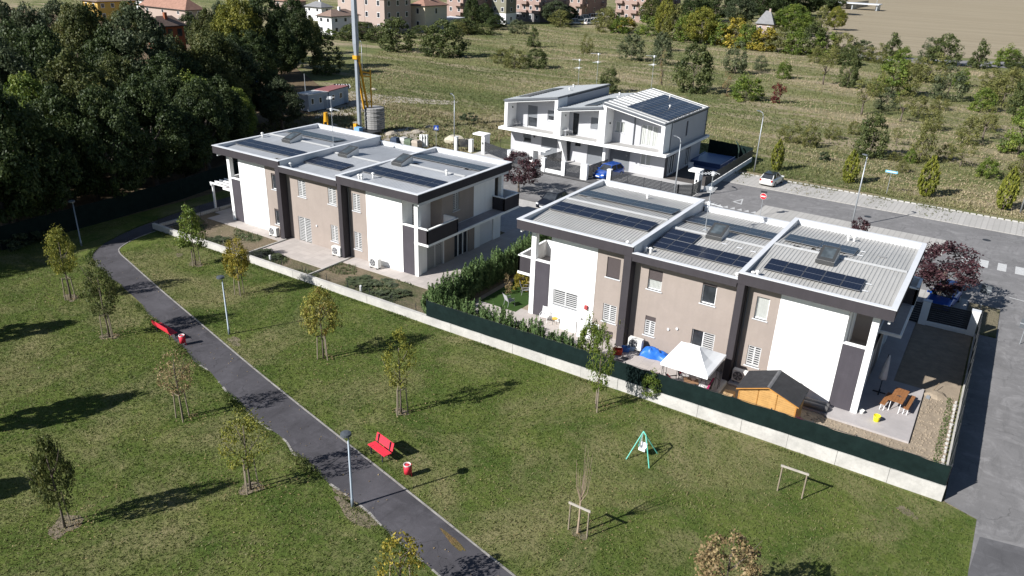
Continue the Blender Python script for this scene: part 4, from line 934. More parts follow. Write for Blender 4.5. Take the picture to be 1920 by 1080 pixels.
HB = {'dark': 'dark green', 'grey': 'grey-green', 'bright': 'bright green', 'olive': 'olive', 'gold': 'golden', 'cone': 'pointed dark', 'fdark': 'tall dark', 'fgrey': 'tall grey-green', 'folive': 'tall olive', 'fbright': 'tall round bright green', 'fgold': 'tall yellowish'}
BUSH = [(612,138,65,64,'dark'),(548,125,70,45,'bright'),(745,95,35,72,'dark'),(830,105,40,80,'dark'),(940,118,92,36,'olive'),(1005,127,92,46,'dark'),(1000,88,47,32,'cone'),(1100,100,65,24,'olive'),(970,63,37,42,'grey'),(1183,113,65,52,'grey'),(1238,121,70,42,'grey'),
 (1298,172,85,76,'dark'),(1378,138,80,48,'grey'),(1398,187,140,62,'bright'),(1362,180,130,26,'dry'),(1467,147,112,28,'bright'),(1543,158,100,34,'sparse'),(1588,163,100,38,'dark'),(1615,215,148,50,'sparse'),(1670,177,110,66,'bright'),(1695,180,120,42,'olive'),(1688,228,172,46,'sparse'),
 (1775,187,125,62,'grey'),(1740,153,100,60,'olive'),(1670,110,62,42,'cone'),(1765,122,66,58,'dark'),(1738,118,72,34,'grey'),(1832,128,70,40,'cone'),(1886,125,85,44,'bright'),(1480,265,228,42,'olive'),(1518,275,226,34,'olive'),(1630,294,216,62,'dark'),(1724,304,228,42,'olive'),
 (1800,312,268,52,'sparse'),(1812,270,220,44,'olive'),(1878,198,132,78,'olive'),(1912,215,140,56,'dark'),(1908,290,205,62,'bright'),(1868,180,150,40,'olive'),(1140,172,127,38,'dark'),(1448,320,318,1,''),(1360,205,196,1,''),(1675,300,285,26,'olive'),(1850,245,215,40,'olive'),(1905,128,103,40,'dark'),
 (1560,170,150,1,''),(1640,180,140,36,'olive'),(1705,305,280,24,'bright'),(935,105,95,14,'tuft'),(880,225,212,30,'tuft'),(815,232,205,1,''),(1240,160,100,14,'dry'),(1760,205,180,30,'olive'),(1545,300,285,20,'tuft'),(1842,262,200,34,'sparse'),(1560,260,232,30,'olive'),(1660,205,165,40,'grey'),(1720,218,180,36,'olive'),(1745,243,205,40,'olive'),(1840,208,165,46,'bright'),(1895,172,128,44,'olive'),(1770,300,270,34,'olive'),(1690,322,300,24,'olive'),(1850,332,295,40,'bright'),(1912,337,285,50,'olive'),(1600,252,228,26,'olive'),(1425,132,105,30,'grey'),(1530,117,88,34,'olive'),(1640,117,82,40,'olive'),(1690,122,88,34,'bright'),(1560,120,92,34,'olive'),(1715,152,112,40,'olive'),(1800,162,130,34,'bright'),(1680,272,240,26,'sparse'),(1585,122,84,36,'dark'),(1665,150,118,30,'olive'),(1855,160,128,34,'olive')]
for px, py, top, wpx, k in BUSH:
    if not k: continue
    b = at(px, py); wild(b, max(.4, hgt(b, top)), wpx*px_m(b), k, KB[k]+' '+('at the far edge of the meadow' if py < 112 else 'in the far meadow' if py < 165 else 'in mid meadow' if py < 235 else 'in near meadow by the road'), 'tree' if k in ('cone', 'sparse') else 'bush', {'cone': 'conifer-like trees in the meadow', 'sparse': 'thin young trees in the meadow'}.get(k, k+' bushes in the meadow'), 'young_tree' if k in ('cone', 'sparse') else 'wild_bush', .3 if k == 'sparse' else 0)
b = at(1455,193); wild(b, hgt(b,156), 30*px_m(b), 'red', 'small dark red shrub in the meadow behind white house row', 'shrub', None, 'red_shrub')
b = at(965,127); wild(b, hgt(b,88), 44*px_m(b), 'olive', 'rusty brown bush in mid meadow between two green bushes', 'bush', None, 'wild_bush')
for i, (px, py, top, wpx) in enumerate([(1454,319,262,27),(1590,343,281,32),(1733,368,292,38),(1880,393,315,42)]):
    b = at(px, py); wild(b, hgt(b, top)*1.02, wpx*px_m(b)*.9, 'column', ['yellow-green columnar tree beside the white hatchback, farthest left of its row','yellow-green columnar tree left of the small blue street sign','yellow-green columnar tree right of the small blue street sign','yellow-green columnar tree at far right end of the parking strip'][i], 'tree', 'columnar trees along the parking strip', 'columnar_tree', .03)
wild((-15.6,24.9), 4.1, 4.1, 'plum', 'purple leaved street tree between the two beige houses', 'tree', None, 'purple_tree', .22); wild((24.5,20.3), 4.8, 4.9, 'plum', 'purple leaved street tree over the parked blue car at right', 'tree', None, 'purple_tree', .30)
wild((17.0,29.2), 2.9, 1.7, 'purple', 'purple tree top just showing behind the right roof edge', 'tree', None, 'purple_tree', .3)
# hedgerow and woods at the top
ROW = [(1135,60,15,40,'olive'),(1160,62,30,36,'bright'),(1215,66,30,40,'bright'),(1245,72,-5,34,'fgold'),(1262,75,10,38,'olive'),(1285,78,25,44,'bright'),(1312,82,14,58,'fgold'),(1345,85,36,46,'bright'),(1375,88,38,50,'gold'),(1400,92,48,46,'bright'),(1430,95,52,42,'gold'),(1460,98,54,46,'olive'),(1490,101,56,46,'bright'),(1520,104,44,42,'dark'),(1545,106,60,50,'bright'),(1580,110,64,50,'olive'),(1612,112,76,40,'grey'),(1240,95,60,30,'grey'),
 (1483,66,8,64,'fbright'),(1537,62,14,30,'olive'),(1564,56,13,30,'fgold'),(1510,60,30,40,'grey'),(1385,50,-12,52,'fgrey'),(1340,40,-25,60,'fdark'),(1425,36,-35,60,'fdark'),(1462,32,-40,66,'fdark'),(1505,30,-38,66,'fdark'),(1548,26,-30,60,'fdark'),(1300,45,-10,50,'fdark'),(1390,75,30,40,'olive'),(1220,50,-5,44,'folive'),(1040,45,2,50,'fgrey'),(1050,50,20,40,'olive'),(885,48,-5,34,'fdark'),(886,50,12,26,'cone'),(908,50,8,34,'fdark'),(1068,38,12,30,'fdark'),(1140,52,20,34,'olive'),(1175,58,32,30,'gold'),(930,55,28,34,'fdark')]
RL = {'f': 'tall tree in the wooded band behind the meadow', 'b': 'shrubby tree in the autumn hedgerow behind the meadow'}
for px, py, top, wpx, k in ROW:
    b = at(px, py); f = k[0] == 'f'
    wild(b, hgt(b, top), wpx*px_m(b)*1.15, k, HB[k]+(' tree of the woods behind the meadow' if f else ' tree of the hedgerow behind the meadow'), 'tree', 'tall trees behind the meadow' if f else 'hedgerow trees behind the meadow', 'broadleaf_tree' if f else 'hedgerow_tree', .1 if f else 0)
for px, py, top, wpx, k in [(640,62,38,30,'olive'),(680,70,42,60,'dark'),(655,75,48,40,'dark'),(705,78,50,40,'dark'),(790,72,48,40,'dark'),(870,62,36,50,'dark'),(905,64,44,40,'dark'),(620,72,55,30,'bright'),(860,64,42,40,'olive'),(590,70,45,30,'dark')]:
    b = at(px, py); wild(b, hgt(b, top), wpx*px_m(b)*1.2, k, HB[k]+' garden shrub before the far houses', 'hedge', 'garden hedges before the far houses', 'garden_shrub')
b = at(680,52); wild(b, hgt(b, 6), 26*px_m(b), 'cone', 'dark spruce standing in front of the pink apartment block', 'tree', None, 'spruce_tree')
# --- the forest on the left
FOR = [(136,6,15,7,'folive'),(43,12,14,6.5,'fgrey'),(249,18,15.5,8.5,'fgrey'),(128,98,13,7.2,'folive'),(39,140,11.5,5.5,'fbright'),(212,104,12,5.6,'folive'),(352,140,9.5,5.8,'fbright'),(440,166,7.5,4.4,'fbright'),(522,150,6.6,5.6,'fgrey'),(392,60,12.5,7.5,'folive'),(430,78,11,6,'fgrey'),(8,96,13,6.5,'fgrey'),(20,50,14,7,'fdark'),(385,18,12,6,'folive'),(300,110,11,6.5,'fdark'),(70,60,14,7,'fdark'),(190,60,13,7,'fdark'),(320,70,12,6.5,'folive'),(260,150,11,6,'fdark'),(180,170,11,6,'fdark'),(90,170,11,6,'fdark'),(500,130,7.5,4.5,'fdark'),(405,150,9,5,'fdark'),(20,190,11,6,'fdark'),(-30,60,14,7,'fgrey'),(-60,150,13,7,'fdark'),(330,200,8,5,'fdark'),(350,25,8,5,'fdark'),(230,5,12,6,'folive'),(170,12,12,6,'fdark'),(100,2,13,7,'fgrey'),(0,5,14,7,'fgrey'),(410,5,12,6,'fgrey')]
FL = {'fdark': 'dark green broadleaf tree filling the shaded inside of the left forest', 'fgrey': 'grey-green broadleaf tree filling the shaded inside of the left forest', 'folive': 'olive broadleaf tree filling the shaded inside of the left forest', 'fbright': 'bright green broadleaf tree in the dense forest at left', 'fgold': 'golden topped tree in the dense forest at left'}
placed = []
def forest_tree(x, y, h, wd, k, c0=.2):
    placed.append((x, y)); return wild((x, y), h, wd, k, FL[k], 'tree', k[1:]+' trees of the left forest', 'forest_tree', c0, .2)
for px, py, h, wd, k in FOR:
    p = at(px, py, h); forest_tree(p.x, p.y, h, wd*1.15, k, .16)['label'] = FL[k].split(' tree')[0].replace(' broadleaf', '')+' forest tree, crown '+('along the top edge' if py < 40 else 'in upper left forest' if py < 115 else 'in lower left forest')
for px, py, top, wpx, k in ((455,150,-6,78,'fgold'),(508,142,-14,90,'fdark'),(556,128,-8,62,'fdark'),(480,172,62,84,'fdark'),(528,148,48,66,'fdark'),(425,196,72,84,'fgrey'),(470,150,35,80,'fdark'),(540,112,20,60,'fdark'),(585,100,30,36,'folive')):
    b = at(px, py); forest_tree(b.x, b.y, hgt(b, top), wpx*px_m(b)*1.1, k, .12)['label'] = FL[k].split(' tree')[0].replace(' broadleaf', '')+' forest tree on the side of the site cabins'
rg = random.Random(12); n = 0
while n < 34:
    y = rg.uniform(-30, 40); x = -43-rg.uniform(0, 24)-max(0, (y-5)*.45)
    if all((x-a)**2+(y-b_)**2 > 14 for a, b_ in placed):
        p = proj((x, y, 10.5))
        if p[1] < 70 or proj((x, y, 0))[0] > 500: continue
        forest_tree(x, y, rg.uniform(8, 11), rg.uniform(5, 6.5), rg.choice(['fdark','fdark','fgrey','folive']), .28); n += 1
for x, y, h in ((-43,-22,13),(-44,-27,13),(-43,-32,14),(-47,-25,14),(-48,-32,15),(-43,-38,14),(-44,-17,12),(-48,-19,13),(-42.5,-12,10)):
    if proj((x, y, h*.6))[0] < -15 or y > -20: forest_tree(x, y, h, 6.5, 'fdark', .2)
for px, py, h in ((38,462,1.1),(75,452,.9),(15,468,.8),(100,448,.8)):
    b = at(px, py); wild(b, h, 1.5, 'tuft', 'tall weeds growing at the foot of the forest fence', 'weeds', 'weeds along the forest fence', 'weed_clump')
# --- conifer hedge between the two houses
HME = [sprig_mesh('foliage', 40+i, 2600, L_CON) for i in range(3)]
def hedge_plant(x, y, h, wd, label, group):
    o = thing('hedge_conifer', label, 'hedge plant', (x, y, 0), rnd.uniform(0, 6.28), group); link('foliage', rnd.choice(HME), o, (0,0,.05), 0, (wd, wd, h))
    if 'hs' not in TR: TR['hs'] = trunk_mb(1, .03, 3, 2, .2).mesh('stem', BARK)
    link('stem', TR['hs'], o, (0,0,0), 0, (1, 1, h*.8))
for i in range(24): hedge_plant(-4.35+rnd.uniform(-.2,.2), -3.6+i*.66, rnd.uniform(2.4,3.1), rnd.uniform(1.3,1.7), 'feathery green conifer in the hedge row running back between the two houses', 'conifers of the hedge between the houses')
for i in range(17): hedge_plant(-3.7+i*.66, -3.95+rnd.uniform(-.12,.12), rnd.uniform(2.2,2.9)*(1 if i < 13 else .85), rnd.uniform(1.1,1.45), 'feathery green conifer in the hedge row right behind the screen fence', 'conifers behind the screen fence')
# garden shrubs
wild((7.6,-3.2), 3.4, 1.5, 'bright', 'leafy bush rising above the screen fence near the dark pier', 'bush', None, 'garden_bush', 0, .05, 0, 1)
o = wild((12.35,-4.72), 1.5, 1.25, 'bright', 'leafy climber hanging over the screen fence left of the gazebo', 'climber', None, 'climbing_plant'); o.location.z = .45
wild((-2.2,2.7), 1.5, 1.1, 'dry', 'brownish potted shrub behind the garden chair', 'shrub', None, 'garden_shrub'); wild((-1.9,4.0), 1.7, 1.2, 'gold', 'yellow shrub beneath the left balcony of the right house', 'shrub', None, 'garden_shrub'); wild((8.1,.3), 2.2, .8, 'sparse', 'dark climbing plant against the pier beside the air conditioner', 'plant', None, 'climbing_plant')
for i, (x, y) in enumerate(((-27.6,-3.2),(-22.3,-3.3),(-20.8,-2.9),(-12.1,-2.6),(-10.9,-1.9),(-9.2,-3.2),(-31.8,-2.2),(-8.3,-2.2))): wild((x,y), rnd.uniform(.2,.4), rnd.uniform(1.2,2.4), 'tuft', 'low patch of weeds in the bare garden of the left house', 'weeds', 'weeds in the bare garden', 'weed_patch')
# ------------------------------------------------------------------ park furniture
RED = plain('red_paint', (.62,.036,.06), .5, .08, 4); LAMPM = plain('lamp_pole_grey', (.20,.235,.27), .45, .06, 3, 0, 40, .3)
def bench(a, b, label):
    a, b = Vector(a), Vector(b); L = (b-a).length; c = (a+b)/2; d = (b-a).normalized(); o = thing('park_bench', label, 'bench', (c.x, c.y, 0), math.atan2(d.y, d.x))
    for i in range(4): mb = MB(); y = -.44+i*.115; mb.box(-L/2, L/2, y, y+.1, .43+.012*(3-i)*.3, .47+.012*(3-i)*.3); mb.build('seat_slat', RED, o)
    for i in range(4): mb = MB(); z = .52+i*.105; y = .04+i*.03; mb.loft([[(x,y,z),(x,y+.03,z-.005),(x,y+.06,z+.088),(x,y+.03,z+.094)] for x in (-L/2, L/2)]); mb.build('back_slat', RED, o)
    for s in (-1, 1):
        x = s*(L/2-.22); mb = MB(); mb.box(x-.03, x+.03, -.42, -.37, 0, .425); mb.box(x-.03, x+.03, -.05, .0, 0, .425); mb.box(x-.03, x+.03, -.44, .02, .39, .428); mb.loft([[(x-.03,-.02,.4),(x+.03,-.02,.4),(x+.03,.035,.4),(x-.03,.035,.4)],[(x-.03,.08,.94),(x+.03,.08,.94),(x+.03,.13,.94),(x-.03,.13,.94)]]); mb.build('leg', DARKM, o)
p = at(700, 846); q_ = at(728, 862)
bench((2.94,-17.22), (4.29,-17.5), 'red slatted park bench on the lawn right of the path')
bench(tuple(at(322,640))[:2], tuple(at(291,621))[:2], 'red slatted park bench left of the path, seen from its end')
def bin_(x, y, label):
    o = thing('litter_bin', label, 'litter bin', (x, y, 0), .6, None, .82); mb = MB()
    mb.cyl(0, 0, .22, .80, .20, .21, 14); mb.build('body', RED, o, True)
    mb = MB(); mb.loft([[(r*math.cos(a*.449), r*math.sin(a*.449), z) for a in range(14)] for r, z in ((.218,.79),(.225,.86),(.19,.862),(.17,.80))], 0, False); mb.build('rim', plain('bag_edge', (.65,.55,.55), .7, .1), o)
    mb = MB(); mb.cyl(0, 0, .70, .79, .165, .165, 12); mb.build('rubbish_bag', BLACK, o)
    mb = MB(); mb.tube([(.24,0,-.1),(.24,0,.88)], .03, 6); mb.box(.2, .25, -.04, .04, .35, .42); mb.box(.2, .25, -.04, .04, .66, .72); mb.build('post', RED, o)
b = at(764,893); bin_(b.x, b.y, 'red litter bin beside the path below the right hand bench'); b = at(343,647); bin_(b.x, b.y, 'red litter bin next to the left hand bench at path edge')
def park_lamp(px, py, top, label, a=0.):
    b = at(px, py); h = hgt(b, top)-.05; o = thing('park_lamp', label, 'lamp post', (b.x, b.y, 0), a)
    mb = MB(); mb.tube([(0,0,-.05),(0,0,.45),(0,0,.46),(0,0,h-.35)], [.07,.07,.055,.042], 10); mb.build('pole', LAMPM, o, True)
    mb = MB(); mb.tube([(0,0,h-.36),(.02,0,h-.22),(-.14,0,h-.06)], .03, 6); mb.build('bracket', LAMPM, o)
    mb = MB(); mb.cyl(-.1, 0, h-.07, h+.03, .25, .23, 18); mb.cyl(-.1, 0, h+.03, h+.07, .23, .1, 18); mb.build('lamp_head', plain('lamp_head_grey', (.07,.08,.09), .4, .05), o)
    mb = MB(); mb.cyl(-.1, 0, h-.1, h-.072, .2, .2, 14); mb.build('diffuser', plain('lamp_glass', (.5,.5,.48), .3, .03), o)
park_lamp(661, 950, 812, 'grey park lamp post left of the path nearest the camera', .3); park_lamp(430, 627, 518, 'grey park lamp post on the lawn right of the path', .3); park_lamp(153, 461, 375, 'grey park lamp post by the path bend at forest fence', 2.2)
# swing
o = thing('baby_swing', 'mint green toddler swing with white seat on the lawn', 'swing', (0,0,0)); o.location = (14.2,-9.75,0); MINT = plain('mint_tube', (.12,.47,.38), .5, .08)
top = at(1209, 812, 1.35); tx, ty = top.x-14.2, top.y+9.75; feet = [tuple(at(*p)[:2]) for p in ((1174,861),(1217,878),(1233,851),(1197,837))]
a0, a1 = (tx-.12, ty+.12, 1.33), (tx+.12, ty-.12, 1.33)
for i, f in enumerate(feet): mb = MB(); mb.tube([(f[0]-14.2, f[1]+9.75, 0), a0 if i in (0,3) else a1], .028, 6); mb.build('leg', MINT, o)
mb = MB(); mb.tube([a0, a1], .035, 6); mb.build('crossbar', MINT, o)
mb = MB(); mb.box(tx-.17, tx+.17, ty-.16, ty+.16, .36, .40); mb.box(tx-.17, tx+.17, ty+.13, ty+.17, .40, .70); mb.box(tx-.17, tx+.17, ty-.17, ty-.14, .40, .52); mb.box(tx-.17, tx-.14, ty-.14, ty+.13, .4, .52); mb.box(tx+.14, tx+.17, ty-.14, ty+.13, .4, .52); so = mb.build('seat', FRAME, o)
mb = MB()
for s in (-1, 1): mb.tube([(tx+.1*s,ty-.1*s,1.32),(tx+.15*s,ty-.13,.5)], .008, 4); mb.tube([(tx+.1*s,ty-.1*s,1.32),(tx+.15*s,ty+.14,.68)], .008, 4)
mb.build('rope', FRAME, o)
# ------------------------------------------------------------------ air conditioners
AC0 = None
def aircon(x, y, z, label, rz=0):
    o = thing('air_conditioner', label, 'air conditioner', (x, y, z), rz, None); W_, D_, H_ = .46, .18, .72
    mb = MB(); mb.box(-W_, W_, -D_, D_, .1, .1+H_); mb.build('casing', plain('ac_white', (.66,.65,.62), .6, .05), o)
    mb = MB(); g = plain('fan_grille', (.10,.10,.11), .5, .1)
    mb.loft([[(-.12+.30*math.cos(a*.3927), -D_-.004, .46+.30*math.sin(a*.3927)) for a in range(16)], [(-.12+.28*math.cos(a*.3927), -D_-.03, .46+.28*math.sin(a*.3927)) for a in range(16)]]); f = mb.build('fan_grille', g, o)
    mb = MB()
    for k in range(5): a = k*1.2566; mb.quad(*[(-.12+r*math.cos(a+e), -D_-.033, .46+r*math.sin(a+e)) for r, e in ((.05,-.3),(.25,-.25),(.26,.25),(.05,.3))][::1])
    mb.build('fan_blade', plain('fan_blade_grey', (.32,.32,.32), .5, .05), f)
    for s in (-1, 1): mb = MB(); mb.box(s*.32-.05, s*.32+.05, -D_-.03, D_+.03, -.0, .098); mb.build('foot', DARKM, o)
for x, y, l in ((-24.75,.28,'white air conditioner unit by the dark fin at left of left house'),(-17.25,.3,'white air conditioner unit on the middle tiled patio of left house'),(-13.15,.28,'white air conditioner unit before the right white panel of left house'),(9.15,.25,'white air conditioner unit between dark pier and blue tarpaulin'),(15.95,.28,'white air conditioner unit half hidden behind the wooden shed')): aircon(x, y, .06, l)
# ------------------------------------------------------------------ pergola
o = thing('pergola', 'white pergola with slatted top at the left end of left house', 'pergola', (-34.6,1.8,0)); PG = WHITE
for x, y in ((0,0),(0,3.6)): mb = MB(); mb.box(x-.08, x+.08, y-.08, y+.08, -.1, 2.38); mb.build('post', PG, o)
mb = MB(); mb.box(-.1, .1, -.2, 3.9, 2.382, 2.56); mb.build('beam', PG, o)
for i in range(8): mb = MB(); y = -.1+i*.52; mb.box(-.2, 3.55, y-.04, y+.04, 2.57, 2.72); mb.build('rafter', PG, o)
# ------------------------------------------------------------------ right house garden
def gazebo():
    o = thing('gazebo', 'white canopied garden gazebo on the tiled terrace behind the screen fence', 'gazebo', (13.85,-2.45,.06)); W_, D_ = 1.38, 1.56; CLOTH = plain('white_canopy_cloth', (.80,.80,.80), .9, .03, 1.5)
    mb = MB(); n = 8; P_ = lambda s, a: None
    z0, z1 = 2.14, 2.95; px, py = -.32, -.0; rg_, rw = .36, .06
    c = [(-W_,-D_,z0),(W_,-D_,z0),(W_,D_,z0),(-W_,D_,z0)]; t = [(-.42,-.12,z1),(.25,-.12,z1),(.25,.12,z1),(-.42,.12,z1)]
    for i in range(4):
        j = (i+1) % 4; prev = None
        for k in range(5):
            f = k/4; s = -.09*math.sin(math.pi*f)
            a = Vector(c[i]).lerp(Vector(t[i]), f)+Vector((0,0,s*.3)); b = Vector(c[j]).lerp(Vector(t[j]), f)+Vector((0,0,s*.3))
            m_ = (a+b)/2+Vector((0,0,s))
            if prev: mb.quad(prev[0], prev[1], m_, a); mb.quad(prev[1], prev[2], b, m_)
            prev = (a, m_, b)
    mb.quad(*t)
    mb.build('canopy', CLOTH, o, True)
    mb = MB()
    for i in range(4):
        a, b = Vector(c[i]), Vector(c[(i+1) % 4]); mb.quad(a, b, b-Vector((0,0,.17)), a-Vector((0,0,.17)))
    mb.build('valance', CLOTH, o)
    for sx in (-1, 1):
        for sy in (-1, 1):
            mb = MB()
            for e in (0, .26):
                mb.tube([(sx*(W_-.1), sy*(D_-.1-e), 0), (sx*(W_-.1), sy*(D_-.1-e), 2.12)], .014, 5); mb.tube([(sx*(W_-.1-e), sy*(D_-.1), 0), (sx*(W_-.1-e), sy*(D_-.1), 2.12)], .014, 5)
            for k in range(8): mb.tube([(sx*(W_-.1), sy*(D_-.1), .15+k*.25), (sx*(W_-.1-.26*(k % 2)), sy*(D_-.1-.26*((k+1) % 2)), .3+k*.25)], .01, 4)
            mb.build('leg', DARKM, o)
    mb = MB()
    for i in range(4): a, b = Vector(c[i])*.99, Vector(c[(i+1) % 4])*.99; mb.tube([(a.x,a.y,z0-.03),(b.x,b.y,z0-.03)], .016, 5)
    mb.build('top_frame', DARKM, o)
gazebo()
RATT = plain('dark_seat_frame', (.05,.045,.045), .6, .1); CUSH = plain('white_cushion', (.66,.64,.63), .9, .06); RCU = plain('red_cushion', (.42,.03,.05), .9, .25, 9); MCU = plain('magenta_cushion', (.30,.02,.09), .9, .25, 9)
def armchair(x, y, rz, label, w_, cmat):
    o = thing('garden_armchair', label, 'garden chair', (x, y, .06), rz)
    for sx in (-1, 1):
        for yy in (-.3, .3): mb = MB(); mb.tube([(sx*w_/2, yy, 0), (sx*w_/2, yy, .62)], .02, 5); mb.build('leg', RATT, o)
        mb = MB(); mb.box(sx*w_/2-.03, sx*w_/2+.03, -.33, .33, .622, .66); mb.build('armrest', RATT, o)
    mb = MB(); mb.box(-w_/2+.035, w_/2-.035, -.32, .3, .25, .29); mb.build('seat_frame', RATT, o)
    mb = MB(); mb.box(-w_/2+.06, w_/2-.06, -.3, .26, .295, .42); mb.build('seat_cushion', CUSH, o)
    mb = MB(); mb.loft([[(-w_/2+.06,.18,.43),(w_/2-.06,.18,.43),(w_/2-.06,.3,.43),(-w_/2+.06,.3,.43)],[(-w_/2+.06,.32,.86),(w_/2-.06,.32,.86),(w_/2-.06,.42,.86),(-w_/2+.06,.42,.86)]]); mb.build('back_cushion', cmat, o)
    mb = MB()
    for i in range(7): xx = -w_/2+.05+(w_-.1)*i/6; mb.tube([(xx,.33,.3),(xx,.45,.9)], .012, 4)
    mb.tube([(-w_/2,.45,.9),(w_/2,.45,.9)], .02, 5); mb.build('back_frame', RATT, o)
armchair(13.05,-1.3, 1.9, 'garden armchair with red cushions at back left under the gazebo', .62, RCU); armchair(12.95,-2.75, 2.4, 'garden armchair with red cushion at front left under the gazebo', .62, RCU); armchair(14.6,-2.2, -1.5, 'wide garden seat with white and magenta cushions under the gazebo', 1.15, MCU)
o = thing('garden_table', 'small brown folding table among the gazebo chairs', 'table', (13.75,-2.05,.06), .4); mb = MB(); mb.box(-.42,.42,-.3,.3,.42,.46); mb.build('table_top', plain('brown_table', (.24,.14,.08), .6, .2), o)
for s in (-1, 1):
    mb = MB(); mb.tube([(s*.3,-.26,0),(s*.3,.26,.42)], .018, 5); mb.tube([(s*.33,.26,0),(s*.33,-.26,.42)], .018, 5); mb.build('leg', RATT, o)
for x, y, lab, c_ in ((13.85,-1.98,'white bowl of things on the gazebo table',(.62,.5,.42)),): o = tag(MB().cyl(0,0,0,.1,.08,.14,12).build('bowl', plain('bowl_white', c_, .5, .1)), lab, 'bowl'); o.location = (x, y, .522)
for x, y, lab, c_ in ((12.0,-2.55,'lilac bag on terrace left of the gazebo',(.35,.28,.52)), (11.75,-2.3,'pink bag on terrace left of the gazebo',(.62,.42,.46)), (11.6,.1,'pale cloth bag beside the blue tarpaulin',(.58,.50,.42))):
    mb = MB(); rg = random.Random(int(x*9)); mb.loft([[(r*(1+.3*rg.random())*math.cos(a*.7), r*(.8+.3*rg.random())*math.sin(a*.7), z) for a in range(9)] for r, z in ((.22,0),(.26,.14),(.2,.3),(.06,.36))]); o = tag(mb.build('cloth_bag', plain(lab.split()[0]+'_cloth', c_, .9, .15), None, True), lab, 'bag'); o.location = (x, y, .062)
# tarpaulin over a pile
nx, ny = 26, 14; mb = MB(); rg = np.random.default_rng(5); gx = np.linspace(0, 1, nx); gy = np.linspace(0, 1, ny); V = []
for j in gy:
    for i in gx:
        e = min(i*3.5, (1-i)*2.6, j*3.5, (1-j)*3., 1); x = 9.62+i*2.25+.05*math.sin(j*9); y = -.28+j*.92+.16*(i-.5)+.05*math.sin(i*14)
        z = .07+.64*(max(0, e))**.55*(.8+.2*math.sin(i*5+1))+.045*math.sin(i*23+j*8)*e+.03*rg.normal()*e; V.append((x, y, z))
mb._add(V, [(j*nx+i, j*nx+i+1, (j+1)*nx+i+1, (j+1)*nx+i) for j in range(ny-1) for i in range(nx-1)], 0); tag(mb.build('tarpaulin', plain('blue_tarpaulin', (.022,.13,.50), .38, .18, 6, .3, 20), None, True), 'crumpled blue tarpaulin covering a pile against the beige wall', 'tarpaulin')
for x, y, lab, c_, s_ in ((8.5,-1.0,'red plastic toy by the hedge end of terrace',(.45,.06,.03),.3), (8.75,-.35,'blue plastic tub beside the air conditioner',(.05,.15,.42),.26), (8.95,.02,'pale blue crate stacked by the dark pier',(.35,.45,.55),.24)):
    mb = MB(); mb.loft([[(-s_*k,-s_*.6*k,z),(s_*k,-s_*.6*k,z),(s_*k,s_*.6*k,z),(-s_*k,s_*.6*k,z)] for k, z in ((.85,0),(1,s_*1.3),(.9,s_*1.3),(.8,.08))]); o = tag(mb.build('plastic_tub', plain(lab.split()[0]+'_plastic', c_, .5, .1)), lab, 'tub'); o.location = (x, y, .063); o.rotation_euler.z = .5
for x, y, lab in ((9.12,-1.2,'dark doormat on terrace, the one nearer the house'), (9.0,-1.75,'dark doormat on terrace, the one nearer the fence')): o = tag(MB().box(-.22,.22,-.17,.17,0,.02).build('door_mat', DARKM), lab, 'mat'); o.location = (x, y, .062); o.rotation_euler.z = .1
# shed
def shed():
    o = thing('wooden_shed', 'honey coloured wooden garden shed with dark felt roof by the screen fence', 'shed', (18.35,-2.15,.02)); W_, D_, he, hr = 1.52, .95, 1.72, 2.28
    PINE = plain('pine_boards', (.47,.27,.095), .7, .16, 3, .2, 25); PD = plain('pine_trim', (.42,.20,.05), .7, .12)
    n = 13
    def wallp(x0, x1, y, top, out):
        mb = MB(); k = n
        for i in range(k):
            z = .03+i*(he-.05)/k; z1 = z+(he-.05)/k-.012; mb.box(x0, x1, y, y+out*(.025+.006*(i % 2)), z, z1)
        mb.box(x0, x1, y-out*.01, y, .03, he-.02)
        if top:     # gable boards
            for i in range(4):
                za, zb = he-.02+i*(hr-he)/4, he-.02+(i+1)*(hr-he)/4-.012; f = lambda x: max(-W_*(1-(zb-he)/(hr-he)), min(W_*(1-(zb-he)/(hr-he)), x))
                if f(x1)-f(x0) > .05: mb.box(f(x0), f(x1), y, y+out*.027, za, zb)
        return mb
    for x0, x1 in ((-W_,-.53),(-.5,.47),(.5,W_)): wallp(x0+.012, x1-.012, -D_, True, -1).build('front_panel', PINE, o)
    for x in (-.515, .485): mb = MB(); mb.box(x-.014, x+.014, -D_-.045, -D_+.01, .03, he+.1); mb.build('batten', PD, o)
    wallp(-W_, W_, D_, True, 1).build('back_panel', PINE, o)
    for s in (-1, 1):
        mb = MB()
        for i in range(n): z = .03+i*(he-.05)/n; mb.box(s*W_, s*(W_+.026+.005*(i % 2)), -D_+.02, D_-.02, z, z+(he-.05)/n-.012)
        mb.box(s*(W_-.012), s*W_, -D_, D_, .03, he); mb.build('side_panel', PINE, o)
        mb = MB(); mb.box(s*(W_-.03), s*(W_+.035), -D_-.04, -D_+.03, 0, he); mb.build('corner_post', PD, o)
        rf = MB(); e = .16; zl = he-(hr-he)*e/W_
        rf.loft([[(s*(W_+e), y, zl), (0, y, hr), (0, y, hr+.05), (s*(W_+e), y, zl+.05)] for y in (-D_-.2, D_+.14)]); rf.build('roof_slope', plain('roofing_felt', (.034,.034,.037), .9, .25, 3, .4, 40), o)
        mb = MB(); mb.loft([[(s*(W_+e), y, zl-.07), (0, y, hr-.07), (0, y, hr-.004), (s*(W_+e), y, zl-.004)] for y in (-D_-.21, -D_-.18)]); mb.build('barge_board', PD, o)
    mb = MB(); mb.loft([[(-.1, y, hr+.03), (0, y, hr+.066), (.1, y, hr+.03), (0, y, hr+.02)] for y in (-D_-.205, D_+.145)]); mb.build('ridge_strip', plain('ridge_felt', (.12,.12,.125), .8, .2), o)
shed()
